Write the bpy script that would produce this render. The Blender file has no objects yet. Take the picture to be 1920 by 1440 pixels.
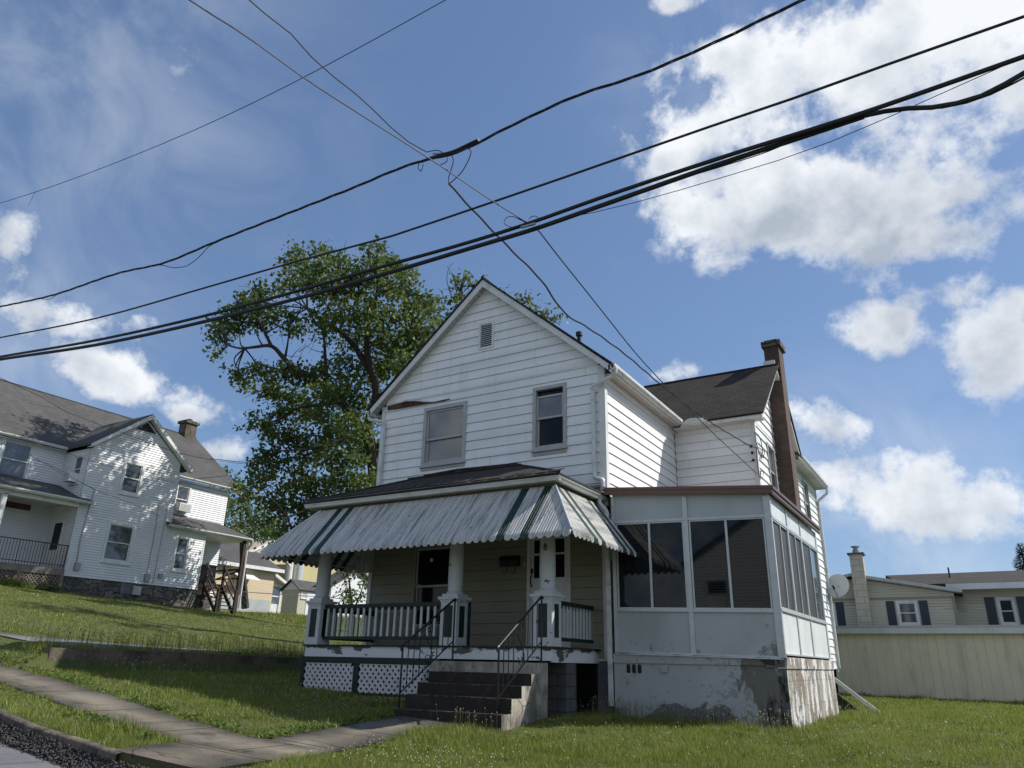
import bpy, math, random
import numpy as np
from mathutils import Vector, Matrix

# ------------------------------------------------------------------ camera
scene = bpy.context.scene
CAM = np.array([11.888, -13.501, 0.563])
YAW, PITCH, ROLL, FPX = math.radians(-31.076), math.radians(20.599), math.radians(1.202), 1390.02
_f = np.array([math.sin(YAW)*math.cos(PITCH), math.cos(YAW)*math.cos(PITCH), math.sin(PITCH)])
_r = np.array([math.cos(YAW), -math.sin(YAW), 0.0]); _u = np.cross(_r, _f)
FW = _f; RT = _r*math.cos(ROLL)+_u*math.sin(ROLL); UP = -_r*math.sin(ROLL)+_u*math.cos(ROLL)
cd = bpy.data.cameras.new("camera"); cam = bpy.data.objects.new("camera", cd)
scene.collection.objects.link(cam); scene.camera = cam
cd.sensor_width = 36; cd.lens = 36*FPX/1920; cd.clip_end = 5000; cd.clip_start = .05
cam.matrix_world = Matrix(((RT[0], UP[0], -FW[0], CAM[0]), (RT[1], UP[1], -FW[1], CAM[1]),
                           (RT[2], UP[2], -FW[2], CAM[2]), (0, 0, 0, 1)))
def ray(px, py): return FW+RT*(px-960)/FPX-UP*(py-720)/FPX
def on(ax, val, px, py):                       # where the line of sight meets a real plane
    d = ray(px, py); i = 'xyz'.index(ax); t = (val-CAM[i])/d[i]; return tuple(CAM+t*d)
def dep(t, px, py): return CAM+t*ray(px, py)
# ------------------------------------------------------------------ sun and sky
SUN = Vector((1.0, .78, 1.22)).normalized()
sd = bpy.data.lights.new("sun", 'SUN'); so = bpy.data.objects.new("sun", sd); scene.collection.objects.link(so)
sd.energy = 5.0; sd.angle = math.radians(.5); sd.color = (1, .955, .88)
so.rotation_euler = (-SUN).to_track_quat('-Z', 'Y').to_euler(); so.location = (20, 20, 30)
scene.view_settings.view_transform = 'Standard'; scene.view_settings.look = 'None'
scene.view_settings.exposure = 0.15; scene.view_settings.gamma = 1
try: scene.cycles.use_adaptive_sampling = True
except Exception: pass
W = bpy.data.worlds.new("World"); scene.world = W; W.use_nodes = True
wn, wl = W.node_tree.nodes, W.node_tree.links; wn.clear()
def N(t, **k):
    n = wn.new(t)
    for a, b in k.items(): setattr(n, a, b)
    return n
def mth(op, a, b=None, clamp=False, c=None):
    n = N('ShaderNodeMath', operation=op, use_clamp=clamp)
    for i, v in enumerate((a, b, c)):
        if v is None: continue
        if isinstance(v, (int, float)): n.inputs[i].default_value = v
        else: wl.new(v, n.inputs[i])
    return n.outputs[0]
def vdot(a, vec):
    n = N('ShaderNodeVectorMath', operation='DOT_PRODUCT'); wl.new(a, n.inputs[0]); n.inputs[1].default_value = vec; return n.outputs['Value']
sky = N('ShaderNodeTexSky', sky_type='NISHITA'); sky.sun_disc = False
sky.sun_elevation = math.asin(SUN.z); sky.sun_rotation = math.atan2(SUN.x, SUN.y)
sky.air_density = 1.0; sky.dust_density = .6; sky.ozone_density = 1.2
tc = N('ShaderNodeTexCoord'); D = tc.outputs['Generated']
def noise(vec, scale, detail, rough=.55, dist=0.0):
    n = N('ShaderNodeTexNoise'); n.inputs['Scale'].default_value = scale; n.inputs['Detail'].default_value = detail
    n.inputs['Roughness'].default_value = rough; n.inputs['Distortion'].default_value = dist; wl.new(vec, n.inputs['Vector']); return n.outputs['Fac']
# cloud banks: direction from the viewer, angular half width and half height, tilt, density
CL = [(1620, 110, 430, 170, -18, .84), (1290, 260, 160, 85, -15, .95), (1430, 150, 180, 140, -40, .84), (1880, 70, 220, 210, 0, 1.1), (1760, 20, 200, 120, 0, 1.0), (1210, 250, 70, 60, -10, .62), (1530, 400, 290, 125, 8, 1.35), (1760, 310, 240, 180, -20, .95), (1400, 100, 130, 80, -35, .8), (1250, 270, 110, 70, 10, .85),
      (1625, 615, 130, 58, 5, .95), (1845, 655, 110, 90, 10, .95), (1560, 790, 95, 80, 10, 1.0), (1690, 930, 190, 95, 5, 1.1),
      (1800, 540, 150, 50, -10, .7), (1900, 560, 70, 60, 0, .8), (1570, 1000, 150, 40, 0, .5), (1850, 890, 100, 35, 0, .5), (1260, 5, 90, 22, -5, .7),
      (240, 710, 180, 62, 18, 1.2), (330, 765, 95, 34, 15, .95), (70, 590, 200, 62, 8, .85), (10, 460, 50, 70, 20, .85), (30, 510, 60, 60, 10, .6), (430, 850, 70, 45, 0, .6),
      (740, 470, 65, 35, 20, .35), (250, 110, 520, 110, 25, .18), (1260, 700, 90, 25, -10, .6), (560, 560, 90, 60, 0, .12)]
nw = noise(D, 4.4, 10, .62, .25); nf = noise(D, 14, 10, .62)
nn = mth('ADD', mth('MULTIPLY', nw, .5), mth('MULTIPLY', nf, .5))
tot = None; und = None
for (px, py, ra, rb, rot, w) in CL:
    c = ray(px, py); c = c/np.linalg.norm(c); rr = math.radians(rot)
    a = (RT*math.cos(rr)-UP*math.sin(rr)); b = (RT*math.sin(rr)+UP*math.cos(rr))
    a = a-c*(a@c); a /= np.linalg.norm(a); b = b-c*(b@c)-a*(b@a); b /= np.linalg.norm(b)
    k = FPX*1.0*(c@FW)**-1*0+FPX/(c@FW)
    u = mth('MULTIPLY', vdot(D, tuple(a)), k/ra*(c@FW)**0); v = mth('MULTIPLY', vdot(D, tuple(b)), k/rb)
    q = mth('ADD', mth('MULTIPLY', u, u), mth('MULTIPLY', v, v))
    g = mth('MULTIPLY', mth('EXPONENT', mth('MULTIPLY', q, -1.15)), w)
    g = mth('MULTIPLY', g, mth('GREATER_THAN', vdot(D, tuple(c)), 0))
    tot = g if tot is None else mth('MAXIMUM', tot, g); gv = mth('MULTIPLY', g, v); und = gv if und is None else mth('ADD', und, gv)
# a sky behind the viewer, seen only in the window glass, with loose clouds of its own
bk = mth('MULTIPLY', mth('GREATER_THAN', mth('MULTIPLY', vdot(D, tuple(FW)), -1), .1), .55); tot = mth('MAXIMUM', tot, bk)
dens = mth('ADD', tot, mth('MULTIPLY', mth('SUBTRACT', nn, .5), 4.0))
mr = N('ShaderNodeMapRange', interpolation_type='SMOOTHSTEP'); wl.new(dens, mr.inputs[0]); mr.inputs[1].default_value = .34; mr.inputs[2].default_value = .88
# keep clouds out of the open blue
gate = N('ShaderNodeMapRange'); wl.new(tot, gate.inputs[0]); gate.inputs[1].default_value = .03; gate.inputs[2].default_value = .3
alpha = mth('MULTIPLY', mr.outputs[0], gate.outputs[0])
veil = None
for (px, py, ra, rb, rot, w) in ((150, 130, 420, 130, 22, .26), (560, 480, 160, 120, 0, .10), (60, 640, 240, 160, 0, .30), (1620, 960, 300, 140, 0, .40), (1300, 130, 200, 200, -30, .20)):
    c = ray(px, py); c = c/np.linalg.norm(c); g = mth('EXPONENT', mth('MULTIPLY', mth('SUBTRACT', 1.0, vdot(D, tuple(c))), -2/((ra/FPX)**2)*2.2)); g = mth('MULTIPLY', g, w); veil = g if veil is None else mth('MAXIMUM', veil, g)
vn = N('ShaderNodeMapRange', interpolation_type='SMOOTHSTEP'); wl.new(noise(D, 4.2, 6, .6, 1.2), vn.inputs[0]); vn.inputs[1].default_value = .35; vn.inputs[2].default_value = .7
alpha = mth('MAXIMUM', alpha, mth('MULTIPLY', veil, vn.outputs[0]))
off = N('ShaderNodeVectorMath', operation='ADD'); wl.new(D, off.inputs[0]); off.inputs[1].default_value = tuple(SUN*.035)
n1 = mth('ADD', mth('MULTIPLY', noise(D, 4.5, 3, .5, .3), .7), mth('MULTIPLY', noise(D, 10, 5, .55), .3)); n2 = mth('ADD', mth('MULTIPLY', noise(off.outputs[0], 4.5, 3, .5, .3), .7), mth('MULTIPLY', noise(off.outputs[0], 10, 5, .55), .3))
lit = mth('ADD', mth('MULTIPLY', mth('SUBTRACT', n1, n2), 5.0), mth('ADD', .80, mth('MULTIPLY', und, .42)))
thick = mth('SUBTRACT', lit, mth('MULTIPLY', mth('SUBTRACT', dens, .75), .62), clamp=True)
ccol = N('ShaderNodeMix', data_type='RGBA'); wl.new(thick, ccol.inputs[0]); ccol.inputs[6].default_value = (4.2, 4.8, 5.7, 1); ccol.inputs[7].default_value = (8.8, 9.1, 9.5, 1)
# soften the sky's gradient (thin summer haze): out = k * sky^0.6
sc1 = N('ShaderNodeMix', data_type='RGBA', blend_type='MULTIPLY'); sc1.inputs[0].default_value = 1; wl.new(sky.outputs[0], sc1.inputs[6]); sc1.inputs[7].default_value = (.1, .1, .1, 1)
gm = N('ShaderNodeGamma'); gm.inputs[1].default_value = .6; wl.new(sc1.outputs[2], gm.inputs[0])
tint = N('ShaderNodeMix', data_type='RGBA', blend_type='MULTIPLY'); tint.inputs[0].default_value = 1; wl.new(gm.outputs[0], tint.inputs[6]); tint.inputs[7].default_value = (4.9, 6.35, 8.6, 1)
mx = N('ShaderNodeMix', data_type='RGBA'); wl.new(alpha, mx.inputs[0]); wl.new(tint.outputs[2], mx.inputs[6]); wl.new(ccol.outputs[2], mx.inputs[7])
bg = N('ShaderNodeBackground'); bg.inputs[1].default_value = .095; wl.new(mx.outputs[2], bg.inputs[0])
wo = N('ShaderNodeOutputWorld'); wl.new(bg.outputs[0], wo.inputs[0])
try: W.cycles.sampling_method = 'MANUAL'; W.cycles.sample_map_resolution = 512
except Exception: pass

random.seed(7); rng = np.random.default_rng(11)
COL = scene.collection; ORG = {}
# ------------------------------------------------------------------ materials
MATS = {}
def mat(name, base, rough=.7, layers=(), bump=None, brick=None, spec=.4, metal=0.0, trans=0.0, wave=None, joints=None, crack=None):
    """layers: (colour, (sx,sy,sz) or scale, lo, hi, detail, strength[, band]) band=(axis,lo,hi) limits a stain to part of the object"""
    m = bpy.data.materials.new(name); m.use_nodes = True; nt = m.node_tree; n = nt.nodes; L = nt.links
    p = n['Principled BSDF']; p.inputs['Roughness'].default_value = rough; p.inputs['Metallic'].default_value = metal
    p.inputs['Specular IOR Level'].default_value = spec
    geo = n.new('ShaderNodeNewGeometry'); pos = geo.outputs['Position']; tcn = n.new('ShaderNodeTexCoord')
    cur = n.new('ShaderNodeRGB'); cur.outputs[0].default_value = (*base, 1); cur = cur.outputs[0]
    hgt = None
    if brick:
        bw, bh, c2, mort, mcol = brick[:5]
        b = n.new('ShaderNodeTexBrick'); b.inputs['Scale'].default_value = 1; b.inputs['Brick Width'].default_value = bw; b.inputs['Row Height'].default_value = bh
        b.inputs['Mortar Size'].default_value = mort; b.inputs['Color1'].default_value = (*base, 1); b.inputs['Color2'].default_value = (*c2, 1); b.inputs['Mortar'].default_value = (*mcol, 1)
        b.inputs['Bias'].default_value = -.1
        if len(brick) > 5:
            nz = n.new('ShaderNodeTexNoise'); nz.inputs['Scale'].default_value = 1.7; nz.inputs['Detail'].default_value = 3; L.new(tcn.outputs['UV'], nz.inputs['Vector']); vm = n.new('ShaderNodeVectorMath'); vm.operation = 'MULTIPLY_ADD'; L.new(nz.outputs['Color'], vm.inputs[0]); vm.inputs[1].default_value = (brick[5], brick[5], 0); L.new(tcn.outputs['UV'], vm.inputs[2]); L.new(vm.outputs[0], b.inputs['Vector'])
        else: L.new(tcn.outputs['UV'], b.inputs['Vector'])
        
        cur = b.outputs['Color']; hgt = b.outputs['Fac']
    if wave:
        axis, per, c2, duty = wave        # grooves, and the painted butt shadows of shingles, across the UV
        sx = n.new('ShaderNodeSeparateXYZ'); L.new(tcn.outputs['UV'], sx.inputs[0])
        a = n.new('ShaderNodeMath'); a.operation = 'DIVIDE'; L.new(sx.outputs[axis], a.inputs[0]); a.inputs[1].default_value = per
        f = n.new('ShaderNodeMath'); f.operation = 'FRACT'; L.new(a.outputs[0], f.inputs[0])
        g = n.new('ShaderNodeMath'); g.operation = 'LESS_THAN'; L.new(f.outputs[0], g.inputs[0]); g.inputs[1].default_value = duty
        mm = n.new('ShaderNodeMix'); mm.data_type = 'RGBA'; L.new(g.outputs[0], mm.inputs[0]); L.new(cur, mm.inputs[6]); mm.inputs[7].default_value = (*c2, 1); cur = mm.outputs[2]; hgt = g.outputs[0]
    for ly in layers:
        c, sc, lo, hi, det, st = ly[:6]
        mp = n.new('ShaderNodeMapping'); L.new(pos, mp.inputs[0]); mp.inputs['Scale'].default_value = sc if isinstance(sc, tuple) else (sc, sc, sc)
        nz = n.new('ShaderNodeTexNoise'); nz.inputs['Scale'].default_value = 1; nz.inputs['Detail'].default_value = det; nz.inputs['Roughness'].default_value = .6; L.new(mp.outputs[0], nz.inputs['Vector'])
        val = nz.outputs['Fac']
        if len(ly) > 6:
            for (ax, b0, b1, amt) in ly[6]:
                s = n.new('ShaderNodeSeparateXYZ'); L.new(pos, s.inputs[0]); r = n.new('ShaderNodeMapRange'); L.new(s.outputs[ax], r.inputs[0])
                r.inputs[1].default_value = b0; r.inputs[2].default_value = b1; r.inputs[3].default_value = 0; r.inputs[4].default_value = amt
                ad = n.new('ShaderNodeMath'); ad.operation = 'ADD'; L.new(val, ad.inputs[0]); L.new(r.outputs[0], ad.inputs[1]); val = ad.outputs[0]
        r = n.new('ShaderNodeMapRange'); L.new(val, r.inputs[0]); r.inputs[1].default_value = lo; r.inputs[2].default_value = hi; r.inputs[4].default_value = st
        mm = n.new('ShaderNodeMix'); mm.data_type = 'RGBA'; L.new(r.outputs[0], mm.inputs[0]); L.new(cur, mm.inputs[6]); mm.inputs[7].default_value = (*c, 1); cur = mm.outputs[2]
    if joints:
        ax, per, wd_, jc = joints; s3 = n.new('ShaderNodeSeparateXYZ'); L.new(pos, s3.inputs[0]); a = n.new('ShaderNodeMath'); a.operation = 'DIVIDE'; L.new(s3.outputs[ax], a.inputs[0]); a.inputs[1].default_value = per
        f = n.new('ShaderNodeMath'); f.operation = 'FRACT'; L.new(a.outputs[0], f.inputs[0]); g = n.new('ShaderNodeMath'); g.operation = 'LESS_THAN'; L.new(f.outputs[0], g.inputs[0]); g.inputs[1].default_value = wd_/per
        mm = n.new('ShaderNodeMix'); mm.data_type = 'RGBA'; L.new(g.outputs[0], mm.inputs[0]); L.new(cur, mm.inputs[6]); mm.inputs[7].default_value = (*jc, 1); cur = mm.outputs[2]
    if crack:
        sc_, wd_, jc, amt = crack; v = n.new('ShaderNodeTexVoronoi'); v.feature = 'DISTANCE_TO_EDGE'; v.inputs['Scale'].default_value = sc_
        nz = n.new('ShaderNodeTexNoise'); nz.inputs['Scale'].default_value = 3; nz.inputs['Detail'].default_value = 5; L.new(pos, nz.inputs['Vector']); vm = n.new('ShaderNodeVectorMath'); vm.operation = 'MULTIPLY_ADD'; L.new(nz.outputs['Color'], vm.inputs[0]); vm.inputs[1].default_value = (.35, .35, .35); L.new(pos, vm.inputs[2]); L.new(vm.outputs[0], v.inputs['Vector'])
        r = n.new('ShaderNodeMapRange'); L.new(v.outputs['Distance'], r.inputs[0]); r.inputs[1].default_value = 0; r.inputs[2].default_value = wd_; r.inputs[3].default_value = amt; r.inputs[4].default_value = 0
        nz2_ = n.new('ShaderNodeTexNoise'); nz2_.inputs['Scale'].default_value = .9; L.new(pos, nz2_.inputs['Vector']); r2_ = n.new('ShaderNodeMapRange'); L.new(nz2_.outputs['Fac'], r2_.inputs[0]); r2_.inputs[1].default_value = .48; r2_.inputs[2].default_value = .55
        m2_ = n.new('ShaderNodeMath'); m2_.operation = 'MULTIPLY'; L.new(r.outputs[0], m2_.inputs[0]); L.new(r2_.outputs[0], m2_.inputs[1])
        mm = n.new('ShaderNodeMix'); mm.data_type = 'RGBA'; L.new(m2_.outputs[0], mm.inputs[0]); L.new(cur, mm.inputs[6]); mm.inputs[7].default_value = (*jc, 1); cur = mm.outputs[2]
    L.new(cur, p.inputs['Base Color'])
    if bump or hgt is not None:
        bn = n.new('ShaderNodeBump'); 
        if bump:
            mp = n.new('ShaderNodeMapping'); L.new(pos, mp.inputs[0]); s = bump[0]; mp.inputs['Scale'].default_value = s if isinstance(s, tuple) else (s, s, s)
            nz = n.new('ShaderNodeTexNoise'); nz.inputs['Scale'].default_value = 1; nz.inputs['Detail'].default_value = 5; L.new(mp.outputs[0], nz.inputs['Vector'])
            bn.inputs['Strength'].default_value = bump[1]; bn.inputs['Distance'].default_value = bump[2]; h = nz.outputs['Fac']
            if hgt is not None:
                s2 = n.new('ShaderNodeMath'); s2.operation = 'MULTIPLY_ADD'; L.new(hgt, s2.inputs[0]); s2.inputs[1].default_value = -.8; L.new(h, s2.inputs[2]); h = s2.outputs[0]
        else:
            bn.inputs['Strength'].default_value = .5; bn.inputs['Distance'].default_value = .01; s2 = n.new('ShaderNodeMath'); s2.operation = 'MULTIPLY'; L.new(hgt, s2.inputs[0]); s2.inputs[1].default_value = -1; h = s2.outputs[0]
        L.new(h, bn.inputs['Height']); L.new(bn.outputs[0], p.inputs['Normal'])
    if trans > 0:
        tr = n.new('ShaderNodeBsdfTranslucent'); L.new(cur, tr.inputs[0]); ms = n.new('ShaderNodeMixShader'); ms.inputs[0].default_value = trans
        out = n['Material Output']; L.new(p.outputs[0], ms.inputs[1]); L.new(tr.outputs[0], ms.inputs[2]); L.new(ms.outputs[0], out.inputs[0])
    MATS[name] = m; return m
dirt = lambda s=.35, c=(.36, .35, .31): (c, (1.1, 1.1, .45), .5, .8, 6, s)
SID = mat('siding_white', (.80, .81, .81), .45, [((.40, .39, .34), (7, 7, .35), .60, .78, 5, .35), dirt(.28), ((.42, .42, .40), (9, 9, 1.2), .58, .75, 4, .20), ((.55, .56, .56), (.22, .22, 4.64), .45, .75, 0, .35), ((.45, .44, .40), (5, 5, .5), .60, .72, 6, .25)], (60, .08, .004))
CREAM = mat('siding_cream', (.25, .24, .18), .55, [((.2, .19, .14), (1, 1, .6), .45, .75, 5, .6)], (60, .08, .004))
TRIM = mat('trim_white', (.66, .67, .66), .5, [((.35, .34, .3), (3, 3, 1.5), .5, .78, 6, .6)], (40, .1, .004))
TRIMG = mat('trim_grey', (.40, .405, .40), .45, [((.27, .27, .26), 4, .45, .7, 5, .5)], (50, .1, .003))
GUT = mat('gutter_weathered', (.64, .65, .63), .4, [((.30, .29, .26), (2.2, 2.2, 6), .50, .72, 7, .6), ((.45, .42, .33), (7, 7, 2), .60, .74, 5, .4)])
SOF = mat('soffit_vinyl', (.50, .50, .47), .6, [((.3, .29, .25), 3, .5, .8, 5, .5)], wave=(1, .13, (.2, .2, .19), .09))
SHI = mat('shingles_dark_brown', (.026, .019, .015), .95, [((.055, .042, .034), 1.1, .5, .7, 4, .6), ((.10, .09, .08), 45, .55, .75, 2, .6)], (70, .35, .01), brick=(.3, .14, (.050, .040, .033), .012, (.010, .009, .008)), wave=(1, .14, (.007, .006, .006), .24))  # wave lines paint the butt shadow under each course into the colour
SHG = mat('shingles_grey', (.062, .060, .060), .95, [((.10, .098, .095), .6, .45, .7, 4, .6), ((.17, .17, .16), 30, .55, .75, 2, .5)], (50, .3, .01), brick=(.3, .14, (.095, .092, .088), .012, (.03, .03, .03)), wave=(1, .14, (.05, .05, .05), .2))  # darker course lines are butt shadows painted on, as on the brown roof
AWN = mat('awning_white_weathered', (.53, .52, .48), .4, [((.11, .115, .12), (13, 1.1, 1.1), .47, .66, 7, .85), ((.36, .38, .39), (34, .6, .6), .45, .65, 4, .6), ((.10, .10, .09), 9, .64, .72, 5, .8)])
AWG = mat('awning_green', (.006, .034, .023), .45, [((.05, .10, .08), 12, .5, .75, 5, .5)])
GRN = mat('paint_dark_green', (.004, .016, .011), .5, [((.03, .04, .035), 9, .56, .72, 6, .6)])
PWW = mat('paint_white_chipped', (.52, .54, .55), .5, [((.07, .06, .05), (5, 5, 9), .655, .68, 6, .95), ((.40, .40, .38), 3, .45, .75, 5, .5)])
PEEL = mat('paint_white_peeling', (.60, .62, .64), .55, [((.06, .05, .045), (2.2, 2.2, 5), .60, .62, 7, .95, ((2, .68, .84, .17),))])
LAT = mat('lattice_white', (.55, .54, .55), .6, [((.32, .31, .33), 6, .5, .7, 5, .5)])
DECK = mat('deck_dark', (.018, .02, .018), .7, [((.06, .06, .05), 8, .5, .7, 5, .6)], (30, .3, .01))
CON = mat('concrete_pale', (.40, .37, .31), .9, [((.14, .125, .10), (2.5, 2.5, 2), .40, .64, 8, .85), ((.07, .065, .055), (14, 14, 3), .56, .70, 7, .75), ((.05, .045, .04), (3, 3, 1.4), .56, .66, 8, .7, ((2, .30, -.30, .12),))], (45, .6, .012), crack=(.9, .012, (.04, .036, .03), .8))
WORN = mat('concrete_worn_edge', (.10, .09, .075), .95, [((.02, .018, .016), 9, .42, .55, 7, .95)])
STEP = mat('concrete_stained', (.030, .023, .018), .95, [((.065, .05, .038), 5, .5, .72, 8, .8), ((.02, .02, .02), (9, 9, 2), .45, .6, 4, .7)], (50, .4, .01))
_wl = [((.09, .077, .06), 1.7, .4, .66, 8, .85), ((.30, .26, .2), 34, .58, .72, 4, .6), ((.05, .055, .03), (2.5, 2.5, 2.5), .57, .66, 9, .75), ((.24, .21, .165), .6, .5, .6, 6, .6)]
WALK = mat('sidewalk_concrete', (.17, .145, .11), .95, _wl, (60, .6, .012), joints=(0, 1.45, .03, (.025, .03, .015)), crack=(.55, .012, (.02, .022, .012), .9))
WALKP = mat('path_concrete', (.155, .132, .10), .95, _wl, (60, .6, .012), joints=(1, 1.2, .028, (.025, .03, .015)), crack=(.6, .012, (.02, .022, .012), .9))
ASPH = mat('asphalt', (.15, .15, .16), .95, [((.09, .09, .1), 1.2, .4, .7, 8, .7), ((.3, .3, .31), 60, .58, .7, 3, .6)], (140, .6, .01), crack=(.5, .02, (.02, .02, .02), .9))
GRAV = mat('alley_gravel', (.16, .165, .15), .95, [((.13, .13, .13), 2.5, .4, .7, 8, .7)], (60, .6, .02))
IRON = mat('wrought_iron', (.010, .010, .011), .42, [((.05, .03, .02), 14, .6, .72, 5, .6)])
WIRE = mat('cable_black', (.012, .012, .013), .55)
WIRES = mat('cable_silver', (.16, .16, .18), .4, metal=.3)
BRN = mat('metal_brown', (.145, .078, .055), .4, [((.10, .05, .035), 4, .5, .75, 5, .5)])
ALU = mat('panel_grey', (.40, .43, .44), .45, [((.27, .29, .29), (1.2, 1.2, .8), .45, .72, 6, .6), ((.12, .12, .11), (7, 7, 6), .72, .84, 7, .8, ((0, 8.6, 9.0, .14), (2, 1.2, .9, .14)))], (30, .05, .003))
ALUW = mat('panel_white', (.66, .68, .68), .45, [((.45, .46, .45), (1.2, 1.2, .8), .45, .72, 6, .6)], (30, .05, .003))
ALF = mat('aluminium_frame', (.48, .51, .52), .35, [((.30, .31, .31), 7, .5, .75, 5, .5)], metal=.15)
CHIM = mat('chimney_block_brown', (.105, .072, .060), .95, [((.05, .036, .03), (2, 2, 1), .45, .7, 7, .75), ((.17, .12, .10), 7, .55, .75, 5, .5)], (40, .5, .01), brick=(.42, .2, (.125, .085, .072), .008, (.07, .055, .05)))
FND = mat('foundation_paint_peeling', (.40, .42, .43), .88,
          [((.31, .32, .33), (1.2, 1.2, .5), .45, .75, 8, .6), ((.24, .24, .235), (7, 7, 9), .60, .66, 9, .7, ((0, 7.2, 8.4, .07),)), ((.13, .125, .12), (1.4, 1.4, 2.2), .66, .68, 9, .92, ((2, .06, -.16, .20),)),
           ((.14, .128, .112), (3.4, 3.4, 1.4), .72, .76, 7, .92, ((0, 8.15, 8.70, .38),)), ((.011, .011, .011), (7, 7, 2.5), .74, .86, 9, .97, ((0, 8.45, 9.1, .34),)), ((.035, .037, .032), (5, 5, 3), .66, .78, 8, .85, ((2, .0, -.42, .26),))], (35, .5, .015))
FNR = mat('foundation_block_weathered', (.36, .335, .30), .92, [((.21, .17, .13), (1.2, 2.0, .9), .42, .52, 9, .92), ((.66, .67, .67), (1.5, 3.4, 1.3), .49, .55, 9, .92), ((.16, .14, .12), (6, 9, 3.5), .58, .66, 9, .85), ((.03, .028, .024), (3, 4, 4), .60, .66, 9, .9, ((2, .1, -.4, .06),))], (28, .8, .03), brick=(.42, .4, (.34, .31, .27), .005, (.24, .21, .18), .06))
BLK = mat('cinder_block', (.09, .09, .09), .95, [((.05, .05, .05), 4, .45, .7, 7, .7)], (40, .4, .01), brick=(.4, .2, (.11, .11, .105), .012, (.05, .05, .05)))
FMAIN = mat('foundation_grey_blue', (.15, .165, .185), .9, [((.08, .085, .09), 2, .45, .7, 7, .7)], (35, .4, .01))
RET = mat('retaining_wall_concrete', (.14, .112, .085), .95, [((.05, .045, .035), (3, 3, 2), .42, .62, 8, .9), ((.22, .19, .15), 14, .55, .7, 5, .6)], (18, .8, .03))
STONE = mat('fieldstone', (.12, .11, .095), .95, [((.06, .055, .05), 1.5, .4, .6, 6, .8), ((.22, .2, .18), 5, .55, .7, 5, .5)], (14, .7, .03), brick=(.55, .24, (.2, .185, .16), .022, (.03, .028, .025), .75))
DARKW = mat('wood_dark_stained', (.034, .018, .014), .7, [((.06, .035, .026), 6, .5, .7, 5, .6)])
GREYW = mat('wood_weathered_grey', (.20, .17, .14), .85, [((.11, .09, .07), (8, 8, 2), .45, .7, 6, .7)])
RAW = mat('wood_sheathing_bare', (.10, .055, .04), .9, [((.03, .02, .015), 9, .45, .6, 6, .8)])
LSID = mat('vinyl_white', (.70, .71, .72), .5, [((.55, .56, .56), 1.2, .45, .75, 5, .5)])
TAN = mat('vinyl_tan', (.60, .49, .34), .55, [((.5, .41, .29), 1, .45, .75, 4, .5)], wave=(1, .12, (.34, .25, .16), .13))
YEL = mat('vinyl_yellow', (.52, .46, .24), .55, [((.42, .37, .2), 1, .45, .75, 4, .5)], wave=(1, .12, (.3, .27, .15), .13))
BEI = mat('vinyl_beige', (.46, .43, .33), .55, [((.36, .34, .27), 1, .45, .75, 4, .5)])
PLY = mat('panel_siding_sage', (.74, .66, .48), .7, [((.56, .51, .38), (1, 1, .5), .4, .7, 6, .7), ((.17, .17, .12), (2, 2, .6), .55, .8, 5, .5)], wave=(0, .31, (.42, .38, .28), .04))
SHUT = mat('shutter_slate', (.035, .045, .065), .5, wave=(1, .07, (.02, .028, .04), .3))
CHB = mat('chimney_block_beige', (.46, .43, .34), .9, [((.33, .31, .25), 2, .45, .7, 6, .6)], brick=(.6, .3, (.44, .41, .33), .012, (.26, .24, .19)))
METAL = mat('metal_galvanised', (.30, .30, .31), .4, metal=.6)
GLS = mat('glass_curtain_cloud_grey', (.12, .125, .13), .04, [((.20, .205, .21), (1.1, 1.1, 1.6), .40, .70, 4, .8), ((.05, .055, .06), (2, 2, .8), .55, .8, 3, .7)], spec=.9)  # grey patches stand for curtains and for cloud reflections painted into the pane
GLD = mat('glass_dark', (.008, .009, .010), .05, [((.018, .018, .02), 2.0, .45, .7, 4, .6)], spec=.22)
GLM = mat('glass_far', (.06, .07, .08), .05, [((.16, .17, .18), 1.3, .45, .65, 4, .8)], spec=.9)
SCR = mat('window_screen_dark', (.045, .046, .048), .5, [((.065, .066, .068), 3, .45, .7, 4, .6)], spec=.3, wave=(1, .022, (.028, .029, .03), .3))
GLP = mat('glass_porch', (.006, .007, .008), .03, [((.02, .021, .022), 1.3, .45, .7, 4, .6)], spec=.32, wave=(1, .045, (.022, .023, .025), .22))
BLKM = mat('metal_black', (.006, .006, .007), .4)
BARK = mat('bark', (.045, .038, .032), .95, [((.09, .08, .065), 6, .5, .7, 6, .7)], (12, .6, .03))
def leafmat(name, a, b, tr=.35):
    return mat(name, a, .5, [(b, .55, .38, .66, 3, 1), ((a[0]*.5, a[1]*.55, a[2]*.5), 3.3, .5, .7, 2, .6)], spec=.3, trans=tr)
LEAF = leafmat('leaves_maple', (.075, .120, .026), (.17, .215, .055), .45)
LEAF2 = leafmat('leaves_pale', (.085, .135, .04), (.14, .19, .06))
LEAF3 = leafmat('leaves_spruce', (.015, .035, .025), (.03, .06, .04), .1)
GR = mat('grass_green', (.165, .215, .030), .5, [((.22, .26, .055), .5, .42, .62, 6, .9), ((.30, .29, .11), 4.5, .56, .72, 6, .7), ((.085, .135, .018), 1.3, .52, .7, 5, .7), ((.30, .24, .10), (.9, .9, .9), .60, .72, 7, .55)], spec=.3, trans=.42)
SOIL = mat('turf_soil', (.07, .085, .022), .95, [((.08, .10, .03), .6, .4, .65, 6, .8), ((.03, .03, .018), 9, .5, .7, 5, .6)], (30, .7, .03))
STALK = mat('weed_stalk', (.16, .17, .07), .6, trans=.3); SEED = mat('seed_head', (.42, .42, .28), .7, trans=.3)
WFL = mat('clover_white', (.65, .65, .58), .8); YFL = mat('lily_orange', (.62, .40, .12), .7)

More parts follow.
